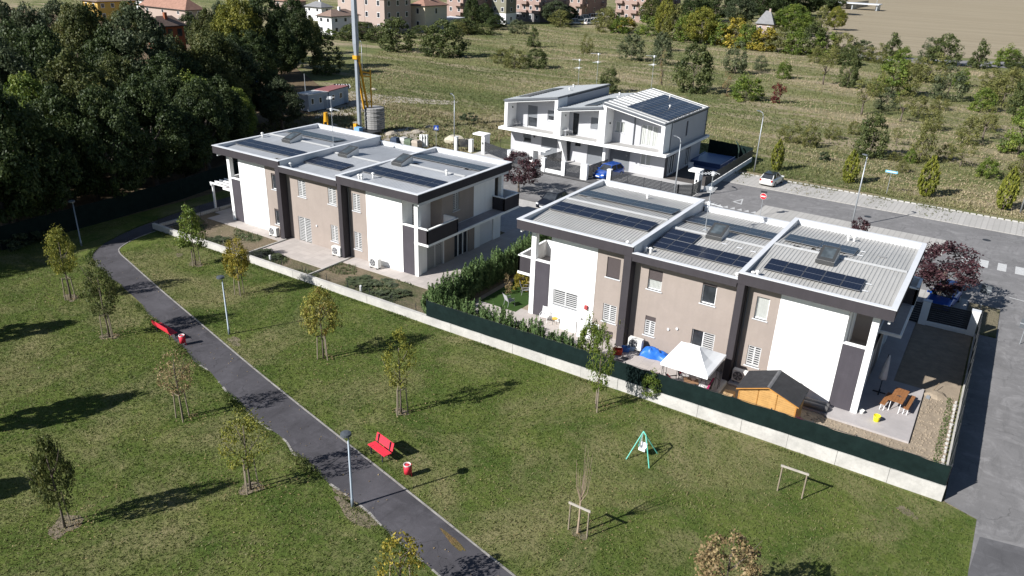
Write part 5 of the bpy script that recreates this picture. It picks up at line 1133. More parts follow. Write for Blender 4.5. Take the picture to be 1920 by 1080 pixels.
o = thing('timber_stack', 'stack of pale boards lying left of the wooden shed', 'timber', (16.1,-2.35,.02), .05)
for i in range(5):
    for j in range(3): mb = MB(); x = -.28+j*.2+rnd.uniform(-.02,.02); mb.box(x-.09, x+.09, -.75+rnd.uniform(-.06,.06), .75+rnd.uniform(-.06,.06), .02+i*.085, .09+i*.085); mb.build('board', plain('pale_board', (.50,.34,.18), .8, .18, 4), o)
mb = MB(); mb.loft([[(.45*k*math.cos(a*.524), .45*k*math.sin(a*.524), z) for a in range(12)] for k, z in ((.8,.35),(1,.62),(.97,.62),(.75,.37))]); mb.cyl(0,0,.0,.36,.1,.1,8); o = tag(mb.build('basin', plain('pink_plastic', (.75,.06,.24), .5, .06)), 'pink plastic basin standing right of the wooden shed', 'basin'); o.location = (19.98,-2.75,-.05)
for i, (z, y, lab) in enumerate(((.2,.0,'grey rolled mat lying behind the shed, nearer the fence'), (.2,.38,'grey rolled mat lying behind the shed, nearer the wall'))):
    mb = MB(); mb.tube([(19.6,-.12+y,.28),(21.05,-.05+y,.28)], .17, 14); tag(mb.build('rolled_mat', plain('grey_roll', (.17,.165,.165), .9, .15), None, True), lab, 'roll')
# picnic table and benches
BRN = plain('brown_planks', (.26,.115,.045), .6, .2, 5)
def trestle(x, y, rz, L, w_, h, label, name, cat):
    o = thing(name, label, cat, (x, y, .12), rz); n = max(2, round(w_/.14))
    for i in range(n): mb = MB(); a = -w_/2+i*w_/n; mb.box(a+.003, a+w_/n-.003, -L/2, L/2, h-.035, h); mb.build('plank', BRN, o)
    for s in (-1, 1):
        for t in (-1, 1): mb = MB(); mb.tube([(s*w_*.36, t*(L/2-.1), 0), (s*w_*.36, t*(L/2-.28), h-.036)], .018, 5); mb.build('leg', FRAME, o)
    return o
trestle(24.2,2.95,-.09,1.75,.72,.74,'brown plank trestle table on the grey terrace at right','trestle_table','table'); trestle(23.62,2.7,-.12,1.6,.27,.45,'brown plank bench left of the trestle table','trestle_bench','bench'); trestle(24.78,3.05,-.09,1.8,.27,.45,'brown plank bench right of the trestle table','trestle_bench','bench')
mb = MB(); mb.tube([(-.12,0,.01),(.0,.05,.03),(.12,-.02,.01)], .02, 5); mb.tube([(0,-.08,.012),(.03,.1,.012)], .018, 5); o = tag(mb.build('tool', DARKM), 'dark small tool left lying on the trestle table', 'tool'); o.location = (24.2,2.8,.862)
def bucket(x, y, r, h, c_, lab):
    o = thing('bucket', lab, 'bucket', (x, y, .122)); mb = MB(); mb.loft([[(k*r*math.cos(a*.449), k*r*math.sin(a*.449), z) for a in range(14)] for k, z in ((.75,0),(1,h),(.93,h),(.7,.05))]); mb.build('body', plain(lab.split()[0]+'_bucket', c_, .5, .05), o, False)
    mb = MB(); mb.tube([(-r*1.02,0,h-.02),(-r*.6,-r*.9,h-.06),(r*.6,-r*.9,h-.06),(r*1.02,0,h-.02)], .008, 4); mb.build('handle', GREYM, o)
bucket(23.5,.62,.19,.36,(.75,.65,.03),'yellow plastic bucket on the grey terrace'); bucket(22.68,.98,.13,.2,(.72,.72,.70),'white small bucket at foot of the white column')
o = thing('parasol', 'closed pale parasol on dark stand beside the right house', 'parasol', (23.1,4.0,.12)); mb = MB(); mb.tube([(0,0,0),(0,0,2.55)], .025, 8); mb.build('pole', DARKM, o)
mb = MB(); mb.loft([[((.24 if a % 2 else .17)*k*math.cos(a*.524)+.08*(1-k), (.24 if a % 2 else .17)*k*math.sin(a*.524), z) for a in range(12)] for k, z in ((1.,.95),(.95,1.1),(.6,1.9),(.22,2.5))]); mb.build('folded_canopy', plain('parasol_cloth', (.52,.50,.50), .9, .1), o, True)
mb = MB(); mb.box(-.35,.35,-.04,.04,0,.06); mb.box(-.04,.04,-.35,-.042,0,.06); mb.box(-.04,.04,.042,.35,0,.06); mb.build('stand', DARKM, o)
o = thing('shovel', 'long handled shovel lying at the edge of the dug soil', 'shovel', (25.6,6.0,.02)); mb = MB(); mb.tube([(0,-.5,.06),(.35,.9,.35)], .02, 6); mb.build('handle', WOOD, o); mb = MB(); mb.loft([[(-.13,-.85,.02),(.09,-.9,.02),(.09,-.9,.035),(-.13,-.85,.035)],[(-.09,-.5,.06),(.08,-.52,.06),(.08,-.52,.08),(-.09,-.5,.08)]]); mb.build('blade', GREYM, o)
mb = MB(); mb.loft([[(x*k,y*k,z) for x, y in ((-.7,-.5),(.2,-.65),(.75,-.2),(.5,.45),(-.4,.5))] for k, z in ((1,0),(.6,.16),(.15,.22))]); o = tag(mb.build('earth_heap', SOIL), 'small heap of earth at the end of the dug strip', 'earth heap'); o.location = (25.9,6.0,0)
o = thing('stone_edging', 'row of rough white stones along the inside of road fence', 'stones', (27.02,-4,0))
for i in range(22): mb = MB(); rg = random.Random(i); y = i*.45+.2; k = rg.uniform(.06,.11); h = rg.uniform(.08,.18); mb.loft([[(k*f*math.cos(a)*(.8+.4*rg.random()), y+k*1.4*f*math.sin(a), z) for a in (0,1.05,2.1,3.14,4.2,5.25)] for f, z in ((1,0),(1,h*.7),(.55,h))]); mb.build('stone', plain('white_stone', (.40,.39,.37), .9, .15), o)
tf = MB(); rg = random.Random(9)
for i in range(700):
    x, y = rg.uniform(26.55, 26.9), rg.uniform(-4, 6); z = .01; h = rg.uniform(.05, .16); a = rg.uniform(0, 6.3); tf.tri((x-.03*math.cos(a),y-.03*math.sin(a),z),(x+.03*math.cos(a),y+.03*math.sin(a),z),(x+rg.uniform(-.05,.05),y+rg.uniform(-.05,.05),h))
tag(tf.build('soil_weeds', plain('weed_green', (.07,.10,.03), .9, .3, 5)), 'low weeds growing along the white stones in the dug strip', 'weeds', kind='stuff')
# left garden chairs
def wire_chair(x, y, rz, label, m_, z=.05):
    o = thing('garden_chair', label, 'chair', (x, y, z), rz)
    for sx in (-1, 1): mb = MB(); mb.tube([(sx*.27,-.25,0),(sx*.27,-.25,.42),(sx*.27,.25,.40),(sx*.27,.45,.95)], .016, 5); mb.tube([(sx*.27,.25,.4),(sx*.27,.32,0)], .016, 5); mb.tube([(sx*.27,-.25,.42),(sx*.27,-.22,.62),(sx*.27,.3,.62)], .016, 5); mb.build('side_frame', m_, o)
    mb = MB()
    for i in range(10): yy = -.25+i*.055; mb.box(-.26,.26,yy,yy+.035,.405,.42)
    mb.build('seat', m_, o); mb = MB()
    for i in range(10): f = i/10; mb.box(-.26,.26,.27+.18*f,.285+.18*f,.45+.48*f,.48+.48*f)
    mb.build('backrest', m_, o)
GCH = plain('grey_chair_mesh', (.30,.30,.31), .5, .08)
wire_chair(-.95,.95,2.7,'grey metal garden chair on the artificial lawn',GCH); wire_chair(-1.1,3.3,2.2,'grey metal garden chair beneath the left balcony',GCH); wire_chair(2.35,.25,.2,'white wire garden chair before the dark panel of right house',FRAME)
o = thing('side_table', 'small stool with yellow top by the white wire chair', 'stool', (3.15,.3,.05)); mb = MB(); mb.cyl(0,0,.4,.45,.2,.2,14); mb.build('table_top', plain('yellow_top', (.55,.33,.03), .5, .08), o)
for k in range(3): mb = MB(); a = k*2.09; mb.tube([(.17*math.cos(a),.17*math.sin(a),0),(.12*math.cos(a),.12*math.sin(a),.4)], .013, 4); mb.build('leg', DARKM, o)
o = thing('louvre_screen', 'white louvred privacy screen between hedge and beige wall', 'screen', (5.2,-.35,.05), .05)
for k in range(2):
    mb = MB(); x0 = k*.78; mb.box(x0,x0+.05,-.02,.02,0,1.25); mb.box(x0+.71,x0+.76,-.02,.02,0,1.25); mb.box(x0+.05,x0+.71,-.02,.02,1.2,1.25); mb.box(x0+.05,x0+.71,-.02,.02,0,.05)
    for i in range(9): mb.box(x0+.05,x0+.71,-.014,.01,.09+i*.125,.165+i*.125)
    mb.build('louvre_panel', FRAME, o)
o = tag(MB().box(3.75,4.95,-.05,.6,0,.85).box(3.72,4.98,-.08,.63,.852,.9).build('storage_box', WHITE), 'white storage box against the white wall left of louvred screen', 'box'); o.location.z = .055
for i, x in enumerate((-20.75,-11.0)):
    mb = MB(); mb.cyl(0,0,0,.42,.09,.09,10); mb.cyl(0,0,.42,.48,.1,.06,10); o = tag(mb.build('pipe_stub', PVC), ['white pipe stub in garden of the middle left house unit','white pipe stub in weedy garden near the hedge'][i], 'pipe'); o.location = (x,-3.6,0)
# ------------------------------------------------------------------ street furniture
def street_lamp(x, y, h, arm, label, m_=GREYM, adir=2.5):
    o = thing('street_lamp', label, 'street lamp', (x, y, 0)); c, s = math.cos(adir), math.sin(adir)
    mb = MB(); mb.tube([(0,0,-.1),(0,0,h*.5),(0,0,h-.5)], [.085,.065,.05], 10); mb.build('pole', m_, o, True)
    mb = MB(); pts = [(0,0,h-.5),(c*.06,s*.06,h-.2),(c*.25,s*.25,h-.02),(c*arm*.6,s*arm*.6,h+.03),(c*arm,s*arm,h+.05)] if arm else [(0,0,h-.5),(0,0,h-.06)]
    mb.tube(pts, .045, 8); mb.build('arm', m_, o, True)
    a = max(arm, .12); mb = MB(); mb.loft([[(c*d-s*e*w_, s*d+c*e*w_, h+zz) for e, zz in ((-1,.03),(1,.03),(1,.1),(-1,.1))] for d, w_ in ((a-.12,.07),(a+.1,.15),(a+.45,.10))]); mb.build('lamp_head', plain('lamp_head_dark', (.12,.13,.14), .5, .05), o)
street_lamp(-1.6,33.1,6.4,.9,'street lamp with curved arm before the white row corner'); street_lamp(15.45,36.0,6.9,0,'tall straight street lamp standing on the parking bays'); street_lamp(1.65,50.3,7.0,.8,'street lamp at the meadow edge near the white hatchback'); street_lamp(-33.0,36.6,6.4,1.2,'street lamp left of the white row beside blue sign')
b = at(680,140); street_lamp(b.x,b.y,6.2,1.3,'grey lamp with curved arm right beside the crane mast'); b = at(575,200); o = thing('utility_pole','thin pole rising above the grey site cabins','pole',(b.x,b.y,0)); mb = MB(); mb.tube([(0,0,-.1),(0,0,5)],[.08,.05],8); mb.build('shaft', GREYM, o)
street_lamp(29.0,52.2,6.0,.0,'lamp post partly cut by the right picture edge'); b = at(1096,130)
def sign(px, py, top, label, kind):
    b = at(px, py); h = hgt(b, top); o = thing('road_sign', label, 'road sign', (b.x, b.y, 0)); yaw = math.atan2(CAM[1]-b.y, CAM[0]-b.x)+math.pi/2
    mb = MB(); mb.tube([(0,0,-.1),(0,0,h)], .03, 6); mb.build('post', GREYM, o)
    def disc(r, z, d, m_, nm, n=24):
        mb = MB(); c, s = math.cos(o_rz), math.sin(o_rz); pts = [(r*math.cos(6.2832*k/n), r*math.sin(6.2832*k/n)) for k in range(n)]
        mb.loft([[(p[0]*c+dd*s, p[0]*s-dd*c, z+p[1]) for p in pts] for dd in (d, d+.012)]); return mb.build(nm, m_, o)
    def rect(w_, hh, z, d, m_, nm):
        c, s = math.cos(o_rz), math.sin(o_rz); mb = MB(); mb.loft([[(a*w_*c+dd*s, a*w_*s-dd*c, z+b_*hh) for a, b_ in ((-1,-1),(1,-1),(1,1),(-1,1))] for dd in (d, d+.012)]); return mb.build(nm, m_, o)
    o_rz = yaw-.15
    if kind == 'noentry':
        disc(.31, h-.32, .04, FRAME, 'sign_rim'); disc(.29, h-.32, .054, plain('sign_red', (.60,.02,.03), .5, .05), 'sign_face'); rect(.21,.055,h-.32,.068,FRAME,'white_bar'); rect(.3,.1,h+.12,.035,DARKM,'sign_back')
    elif kind == 'cross':
        rect(.3,.3,h-.3,.04,plain('sign_blue', (.02,.075,.36), .5, .06),'sign_face'); mb = MB(); c, s = math.cos(o_rz), math.sin(o_rz); P_ = lambda a, z: (a*c+.056*s, a*s-.056*c, h-.3+z)
        mb.tri(P_(-.2,-.2), P_(.2,-.2), P_(0,.2)); ti = mb.build('white_triangle', FRAME, o)
        mb = MB(); P2 = lambda a, z: (a*c+.06*s, a*s-.06*c, h-.3+z)
        mb.poly([P2(.035*math.cos(k*.7854), .06+.035*math.sin(k*.7854)) for k in range(8)]); mb.quad(P2(-.03,-.06),P2(.03,-.06),P2(.03,.02),P2(-.03,.02)); mb.quad(P2(-.03,-.06),P2(.0,-.06),P2(-.05,-.17),P2(-.09,-.17)); mb.quad(P2(.0,-.06),P2(.03,-.06),P2(.09,-.17),P2(.05,-.17)); mb.build('walking_figure', DARKM, ti)
    elif kind == 'street':
        rect(.62,.13,h-.13,.035,plain('street_sign_blue', (.16,.42,.62), .5, .06),'sign_face'); rect(.5,.03,h-.13,.049,FRAME,'lettering_band')
    elif kind == 'back':
        rect(.33,.33,h-.33,.04,plain('sign_back_grey', (.09,.10,.11), .5, .08),'sign_back'); rect(.36,.035,h-.33,.054,GREYM,'clamp')
    return o
sign(1425,405,362,'red no entry sign with white bar at the give way line','noentry'); sign(1662,363,320,'small pale blue street name sign beyond the parking strip','street'); sign(1836,585,535,'dark back of a square sign by the planting bed at right','back'); sign(818,278,235,'blue square crossing sign left of the white row','cross'); sign(488,185,150,'blue square crossing sign at the forest edge','cross')
sign(1912,645,600,'grey sign back cut by the right picture edge','back')
# chevron board
b = at(643,192); o = thing('chevron_sign', 'white chevron arrow board above the grey site cabins', 'road sign', (b.x,b.y,0)); h = hgt(b,157); yaw = math.atan2(CAM[1]-b.y, CAM[0]-b.x)+math.pi/2; c, s = math.cos(yaw), math.sin(yaw)
for t in (-.8,.8): mb = MB(); mb.tube([(t*c,t*s,-.1),(t*c,t*s,h)], .03, 6); mb.build('post', GREYM, o)
mb = MB(); mb.loft([[(a*1.25*c+d*s, a*1.25*s-d*c, h-.4+e*.4) for a, e in ((-1,-1),(1,-1),(1,1),(-1,1))] for d in (.04,.055)]); mb.build('board', DARKM, o)
Q = lambda a, z, d=.06: (a*c+d*s, a*s-d*c, h-.4+z)
for i in range(6):
    a = -1.1+i*.42; k = -1 if i < 3 else 1; mb = MB()
    for e in (-1, 1): mb.quad(Q(a+(.0 if k > 0 else .2), e*.38), Q(a+(.17 if k > 0 else .37)-.17*0, e*.38), Q(a+(.2+.17 if k > 0 else .17), 0), Q(a+(.2 if k > 0 else 0), 0))
    mb.build('chevron', FRAME, o)
# ------------------------------------------------------------------ vehicles
def car(x, y, rz, paint, label, name='parked_car', L=4.1, W_=1.76, Ht=1.5, roof=None, hatch=True):
    """nose along +x"""
    o = thing(name, label, 'car', (x, y, .0), rz); n = 16; l = L/2; w_ = W_/2
    def ring(x_, hw, z0, z1, rr=.16, tw=.94):
        hw2 = hw*tw; r = min(rr, (z1-z0)*.45)
        return [(x_,-hw+.06,z0),(x_,-hw,z0+.1),(x_,-hw,z0+(z1-z0)*.55),(x_,-hw2,z1-r),(x_,-hw2+r*.5,z1-r*.25),(x_,-hw2+r*1.6,z1),(x_,hw2-r*1.6,z1),(x_,hw2-r*.5,z1-r*.25),(x_,hw2,z1-r),(x_,hw,z0+(z1-z0)*.55),(x_,hw,z0+.1),(x_,hw-.06,z0)]
    b = MB(); zb = .22
    st = [(l,w_*.62,.34,.58),(l-.06,w_*.80,.26,.68),(l-.3,w_*.94,zb,.76),(l-.75,w_,zb,.85),(l-1.15,w_,zb,.93),(0,w_,zb,.95),(-l+.7,w_,zb,.99),(-l+.22,w_*.95,zb,.97),(-l+.05,w_*.86,.28,.9),(-l,w_*.72,.36,.62)]
    b.loft([ring(*s) for s in st][::-1]); body = b.build('body', paint, o, True)
    g = MB(); f0, f1 = l-1.15, l-1.85; r1, r0 = (-l+.62, -l+.12) if hatch else (-l+1.25, -l+.6)
    def gring(x_, hw, z): return [(x_,-hw,.90),(x_,hw,.90)] if 0 else None
    lo = [(f0,w_*.84),(r0,w_*.80)]; hi = [(f1,w_*.70),(r1,w_*.68)]
    zt = Ht-.03
    B_ = [(f0,-w_*.86,.91),(f0,w_*.86,.91),(r0,w_*.82,.95),(r0,-w_*.82,.95)]; T_ = [(f1,-w_*.68,zt),(f1,w_*.68,zt),(r1,w_*.66,zt-.03),(r1,-w_*.66,zt-.03)]
    g.loft([B_, T_]); g.build('windows', GLASS, o)
    p = MB()
    for i in range(4): p.tube([B_[i], T_[i]], [.06,.045], 6)
    for s in (1, -1):
        m0 = Vector(B_[1 if s > 0 else 0]).lerp(Vector(B_[2 if s > 0 else 3]), .52); m1 = Vector(T_[1 if s > 0 else 0]).lerp(Vector(T_[2 if s > 0 else 3]), .48); p.tube([m0, m1], .045, 6)
    p.build('pillar', paint, o)
    r = MB(); k = .04; R_ = [(f1+k,-w_*.70),(f1+k,w_*.70),(r1-k-.08,w_*.68),(r1-k-.08,-w_*.68)]
    r.loft([[(a,b__,zt-.02) for a, b__ in R_], [(a,b__,zt+.025) for a, b__ in R_], [(a*.9+(f1+r1)/2*.1,b__*.86,zt+.05) for a, b__ in R_]]); r.build('roof', roof or paint, o)
    for sx in (l-.78, -l+.75):
        for sy in (-1, 1):
            t = MB(); t.loft([[(sx+.315*math.cos(a*.3927), sy*(w_-.17), .315+.315*math.sin(a*.3927)) for a in range(16)], [(sx+.315*math.cos(a*.3927), sy*(w_+.012), .315+.315*math.sin(a*.3927)) for a in range(16)]]); wo = t.build('wheel', BLACK, o)
            t = MB(); t.loft([[(sx+.2*math.cos(a*.3927), sy*(w_+.0125), .315+.2*math.sin(a*.3927)) for a in range(16)], [(sx+.17*math.cos(a*.3927), sy*(w_+.022), .315+.17*math.sin(a*.3927)) for a in range(16)]]); t.build('rim', GREYM, wo)
    for sy in (-1, 1):
        h = MB(); h.loft([[(l-.13,sy*w_*.52,.62),(l-.13,sy*w_*.86,.63),(l-.13,sy*w_*.86,.74),(l-.13,sy*w_*.52,.71)],[(l-.0,sy*w_*.52,.60),(l-.10,sy*w_*.84,.62),(l-.14,sy*w_*.84,.72),(l-.06,sy*w_*.52,.68)]]); h.build('headlight', plain('headlight_glass', (.6,.62,.64), .15, .03), o)
        h = MB(); h.box(-l-.0, -l+.14, sy*w_*.6, sy*w_*.84, .66, .86); h.build('tail_light', plain('tail_red', (.35,.01,.012), .3, .05), o)
        h = MB(); h.box(f0-.22, f0-.08, sy*(w_*.88), sy*(w_+.14), .93, 1.05); h.build('mirror', paint, o)
    h = MB(); h.box(l-.02, l+.012, -.25, .25, .42, .52); h.build('number_plate', FRAME, o); h = MB(); h.box(l-.035, l+.004, -.48, .48, .535, .60); h.build('grille', DARKM, o); h = MB(); h.box(-l-.014, -l+.01, -.25, .25, .5, .6); h.build('number_plate', FRAME, o)
    h = MB(); h.box(-l+.3, l-.3, -w_+.1, w_-.1, .16, .24); h.build('underbody', BLACK, o)
    return o
def paintm(n, c): 
    t = NT(n); t.b.inputs['Coat Weight'].default_value = .6; t.b.inputs['Coat Roughness'].default_value = .06; return t.done(c, .35, .3)
BLUE = paintm('blue_car_paint', (.012,.075,.36)); BLACKP = paintm('dark_car_paint', (.012,.014,.022)); WHITEP = paintm('white_car_paint', (.72,.71,.68)); SILV = paintm('silver_car_paint', (.42,.43,.44))
car(-11.0,36.6,-1.75,BLUE,'bright blue hatchback parked nose out in the white row driveway'); car(-10.35,23.2,-1.62,BLACKP,'dark car parked in street half hidden behind the roof edge','parked_car',4.4,1.8,1.46,None,False)
car(4.85,46.2,1.48,WHITEP,'white hatchback with black roof parked on the paved strip','parked_car',3.75,1.7,1.44,paintm('black_roof', (.015,.015,.017))); car(24.75,21.0,-1.72,BLUE,'bright blue car parked under the purple tree at right')
VAN = [(1088,34),(1098,32),(1112,30),(1124,29),(1136,28),(1148,27),(1078,40),(1106,40),(1118,38)]
for i, (px, py) in enumerate(VAN):
    b = at(px, py+6); car(b.x, b.y, 1.2, WHITEP if i % 3 else SILV, 'pale vehicle parked far behind the meadow before brick blocks', 'parked_car', 4.8, 1.95, 2.1)['group'] = 'vehicles parked before the brick blocks'
# ------------------------------------------------------------------ building site
YEL = plain('crane_yellow', (.60,.30,.02), .5, .12, 3)
def crane():
    b = at(675,249); o = thing('tower_crane', 'tall grey crane mast with yellow struts on the building site', 'crane', (b.x,b.y,0)); H_ = 27
    def side(s0, s1, z0, z1, n, m_): mb = MB(); mb.loft([[(-s0,-s0,z0),(s0,-s0,z0),(s0,s0,z0),(-s0,s0,z0)],[(-s1,-s1,z1),(s1,-s1,z1),(s1,s1,z1),(-s1,s1,z1)]]); return mb.build(n, m_, o)
    hz = hgt(b, 104)
    m0 = plain('mast_grey', (.30,.33,.37), .5, .1, 2, 0, 40, .3); side(.20,.20,0,hz,'lower_mast',m0); side(.20,.29,hz+.01,hz+1.4,'mast_collar',m0); side(.29,.2,hz+1.41,H_,'upper_mast',m0)
    mb = MB(); mb.box(-.36,.36,-.36,.36,hz-.45,hz); mb.build('yoke', YEL, o)
    bal = Vector((-46.6,36.6,0))-b; top = 3.2; ap = Vector((0,0,hz-.3))
    for px, dx in ((683,-.3),(690,.3)):
        e = at(px,204,3.1)-b; mb = MB(); mb.tube([ap+Vector((dx,.1,0)), Vector((e.x,e.y,3.1))], .15, 6); mb.build('strut', YEL, o)
    e = at(697,204,3.1)-b; zt = hgt((b.x+e.x,b.y+e.y),137)
    for dz in (0,-.5): mb = MB(); mb.tube([(0,0,zt+.35+dz),(e.x,e.y,zt+dz)], .1, 6); mb.build('boom_bracket', YEL, o)
    mb = MB(); mb.tube([(e.x,e.y,zt+.45),(e.x,e.y,3.1)], .1, 6); mb.build('tie_strut', YEL, o)
    mb = MB(); mb.tube([(e.x*.8,e.y*.8,zt),(e.x*.7,e.y*.7,H_)], .02, 4); mb.build('cable', DARKM, o)
    BS = plain('ballast_concrete', (.27,.265,.26), .9, .22, 1.5, .5, 8)
    for i in range(10):
        mb = MB(); r = 1.36+.03*math.sin(i*3.3); z = .45+i*.285; c0 = bal; mb.loft([[(c0.x+r*f*math.cos(a*.3142), c0.y+r*f*math.sin(a*.3142), zz) for a in range(20)] for f, zz in ((.97,z),(1,z+.03),(1,z+.235),(.97,z+.265))]); mb.build('ballast_slab', BS, o)
    mb = MB(); mb.box(-1.8,bal.x+1.7,-1.2,1.6,.1,.4); mb.build('base_frame', DARKM, o); mb = MB(); mb.box(-.4,.1,-.8,-.42,.5,1.3); mb.build('winch', YEL, o)
    mb = MB(); mb.box(.2,1.1,-1.3,-.6,.4,1.0); mb.build('control_box', plain('box_blue', (.18,.36,.6), .6, .1), o)
crane()
def cabin(pa, pb, h, wd, roofc, label):
    a, b = at(*pa), at(*pb); t = (b-a); L = t.length; o = thing('site_cabin', label, 'site cabin', (a.x,a.y,0), math.atan2(t.y,t.x)); CB = plain('cabin_panel', (.33,.37,.43), .6, .06)
    mb = MB(); mb.box(0,L,0,wd,.12,h); mb.build('body', CB, o); mb = MB(); mb.box(-.08,L+.08,-.08,wd+.08,h+.002,h+.14); mb.build('roof', plain(roofc[0], roofc[1], .7, .15), o)
    for x in (L*.12, L*.52): mb = MB(); mb.box(x,x+L*.14,-.04,-.005,1.1,2.); f = mb.build('window', FRAME, o); mb = MB(); mb.box(x+.07,x+L*.14-.07,-.05,-.042,1.17,1.93); mb.build('pane', GLASS, f)
    mb = MB(); mb.box(L*.76,L*.9,-.04,-.005,.15,2.05); mb.build('door', plain('cabin_door', (.25,.28,.33), .6, .06), o)
    for x in (.3, L-.3): mb = MB(); mb.box(x-.15,x+.15,.1,wd-.1,-.05,.118); mb.build('skid', DARKM, o)
cabin((580,211), (617,204), 2.5, 2.4, ('cabin_roof_white', (.55,.55,.54)), 'grey site cabin with white roof, left one of the pair'); cabin((618.5,204), (654,193), 2.6, 2.4, ('cabin_roof_red', (.24,.10,.10)), 'grey site cabin with reddish roof, right one of the pair')
RUB = [(735,252,.9,'pale'),(780,248,.7,'pale'),(595,236,.8,'pale'),(626,235,.5,'pale'),(667,230,.4,'yellow'),(805,238,.5,'pale'),(560,205,1.,'pale'),(700,168,.6,'pale'),(668,196,1.3,'pale'),(875,262,.35,'pale'),(915,272,.45,'pale')]
for px, py, s_, c_ in RUB:
    b = at(px, py); mb = MB(); rg = random.Random(px); mb.loft([[(s_*f*(.8+.5*rg.random())*math.cos(a*.9), s_*f*(.8+.5*rg.random())*math.sin(a*.9), z*s_) for a in range(7)] for f, z in ((1.2,-.05),(.9,.25),(.35,.5))]); o = tag(mb.build('rubble_heap', DIRT), 'low heap of pale rubble on the building site ground', 'rubble', 'rubble heaps on the building site'); o.location = (b.x,b.y,-.03)
# cement mixer-like yellow machine and materials behind the left roof
b = at(612,252); o = thing('site_machine', 'small yellow machine frame seen above the left roof edge', 'machine', (b.x,b.y,0))
for s in (-1, 1): mb = MB(); mb.tube([(s*.5,0,0),(s*.2,.1,2.6)], .09, 6); mb.build('leg', YEL, o)
mb = MB(); mb.cyl(0,.1,1.7,2.9,.35,.25,10); mb.build('drum', YEL, o)
b = at(795,272)
for i in range(3): c_ = at(790+i*5, 276); o = thing('barrier_post', 'white upright barrier post behind the left roof edge', 'post', (c_.x,c_.y,0), 0, 'white barrier posts behind the left roof'); mb = MB(); mb.box(-.17,.17,-.12,.12,0,1.6); mb.build('shaft', WHITE, o); mb = MB(); mb.box(-.08,.08,-.125,-.121,1.1,1.3); mb.build('plate', DARKM, o)
b = at(855,268); mb = MB(); rg = random.Random(3); mb.loft([[(1.6*f*(.8+.4*rg.random())*math.cos(a*.7), 1.0*f*(.8+.4*rg.random())*math.sin(a*.7), z) for a in range(9)] for f, z in ((1.,0),(.95,.5),(.6,.95))]); o = tag(mb.build('rubble_heap', plain('sandy_block', (.42,.38,.30), .95, .2, 2)), 'sandy coloured concrete block heap beside the lamp left of white row', 'rubble'); o.location = (b.x,b.y,-.02)
for i, (px, py, c_, lab) in enumerate(((742,266,(.04,.055,.09),'dark blue skip bag behind the left roof edge'),(757,266,(.42,.42,.41),'white big bag behind the left roof edge'),(768,269,(.10,.13,.09),'green big bag behind the left roof edge'),(781,271,(.36,.31,.26),'beige big bag behind the left roof edge'))):
    b = at(px, py+6); mb = MB(); mb.loft([[(.55*f*x,.5*f*y,z) for x, y in ((-1,-1),(1,-1),(1,1),(-1,1))] for f, z in ((.9,0),(1,.7),(.7,1.))]); o = tag(mb.build('big_bag', plain('bag_'+str(i), c_, .9, .15)), lab, 'bag'); o.location = (b.x,b.y,0)
# pool behind the white row
o = thing('pool', 'blue covered above-ground pool in the shade of white row', 'pool', (-3.9,51.2,.03)); mb = MB(); mb.box(-1.9,1.9,-2.6,2.6,0,.5); mb.build('wall', plain('pool_blue', (.025,.05,.13), .5, .1), o); mb = MB(); mb.box(-1.78,1.78,-2.48,2.48,.502,.53); mb.build('cover', plain('pool_cover', (.06,.11,.24), .35, .12, 2), o)
for s in (-1, 1): mb = MB(); mb.tube([(s*1.95,-2.65,.53),(s*1.95,2.65,.53)], .05, 6); mb.build('rim', plain('pool_rim', (.3,.36,.5), .5, .05), o)
o = thing('leaning_pole', 'bent dark pole at the end of blue pool yard', 'pole', (-1.7,54.2,0)); mb = MB(); mb.tube([(0,0,0),(.05,0,1.4),(-.2,0,2.1),(-.5,0,2.4)], .09, 8); mb.build('shaft', plain('dark_green_tube', (.03,.05,.04), .6, .1), o)
wire_chair(-4.6,45.6,.4,'pale garden chair in the side yard of white row',FRAME,.03); wire_chair(-17.95,39.6,2.6,'white chair on the middle balcony of white row',FRAME,3.26); wire_chair(-25.3,39.4,1.2,'grey chair on the left balcony of white row',GCH,3.26)
o = thing('balcony_table', 'small white table on the middle balcony of white row', 'table', (-18.2,38.95,3.26)); mb = MB(); mb.cyl(0,0,.68,.72,.35,.35,14); mb.build('table_top', FRAME, o); mb = MB(); mb.cyl(0,0,0,.68,.14,.05,10); mb.build('leg', FRAME, o)
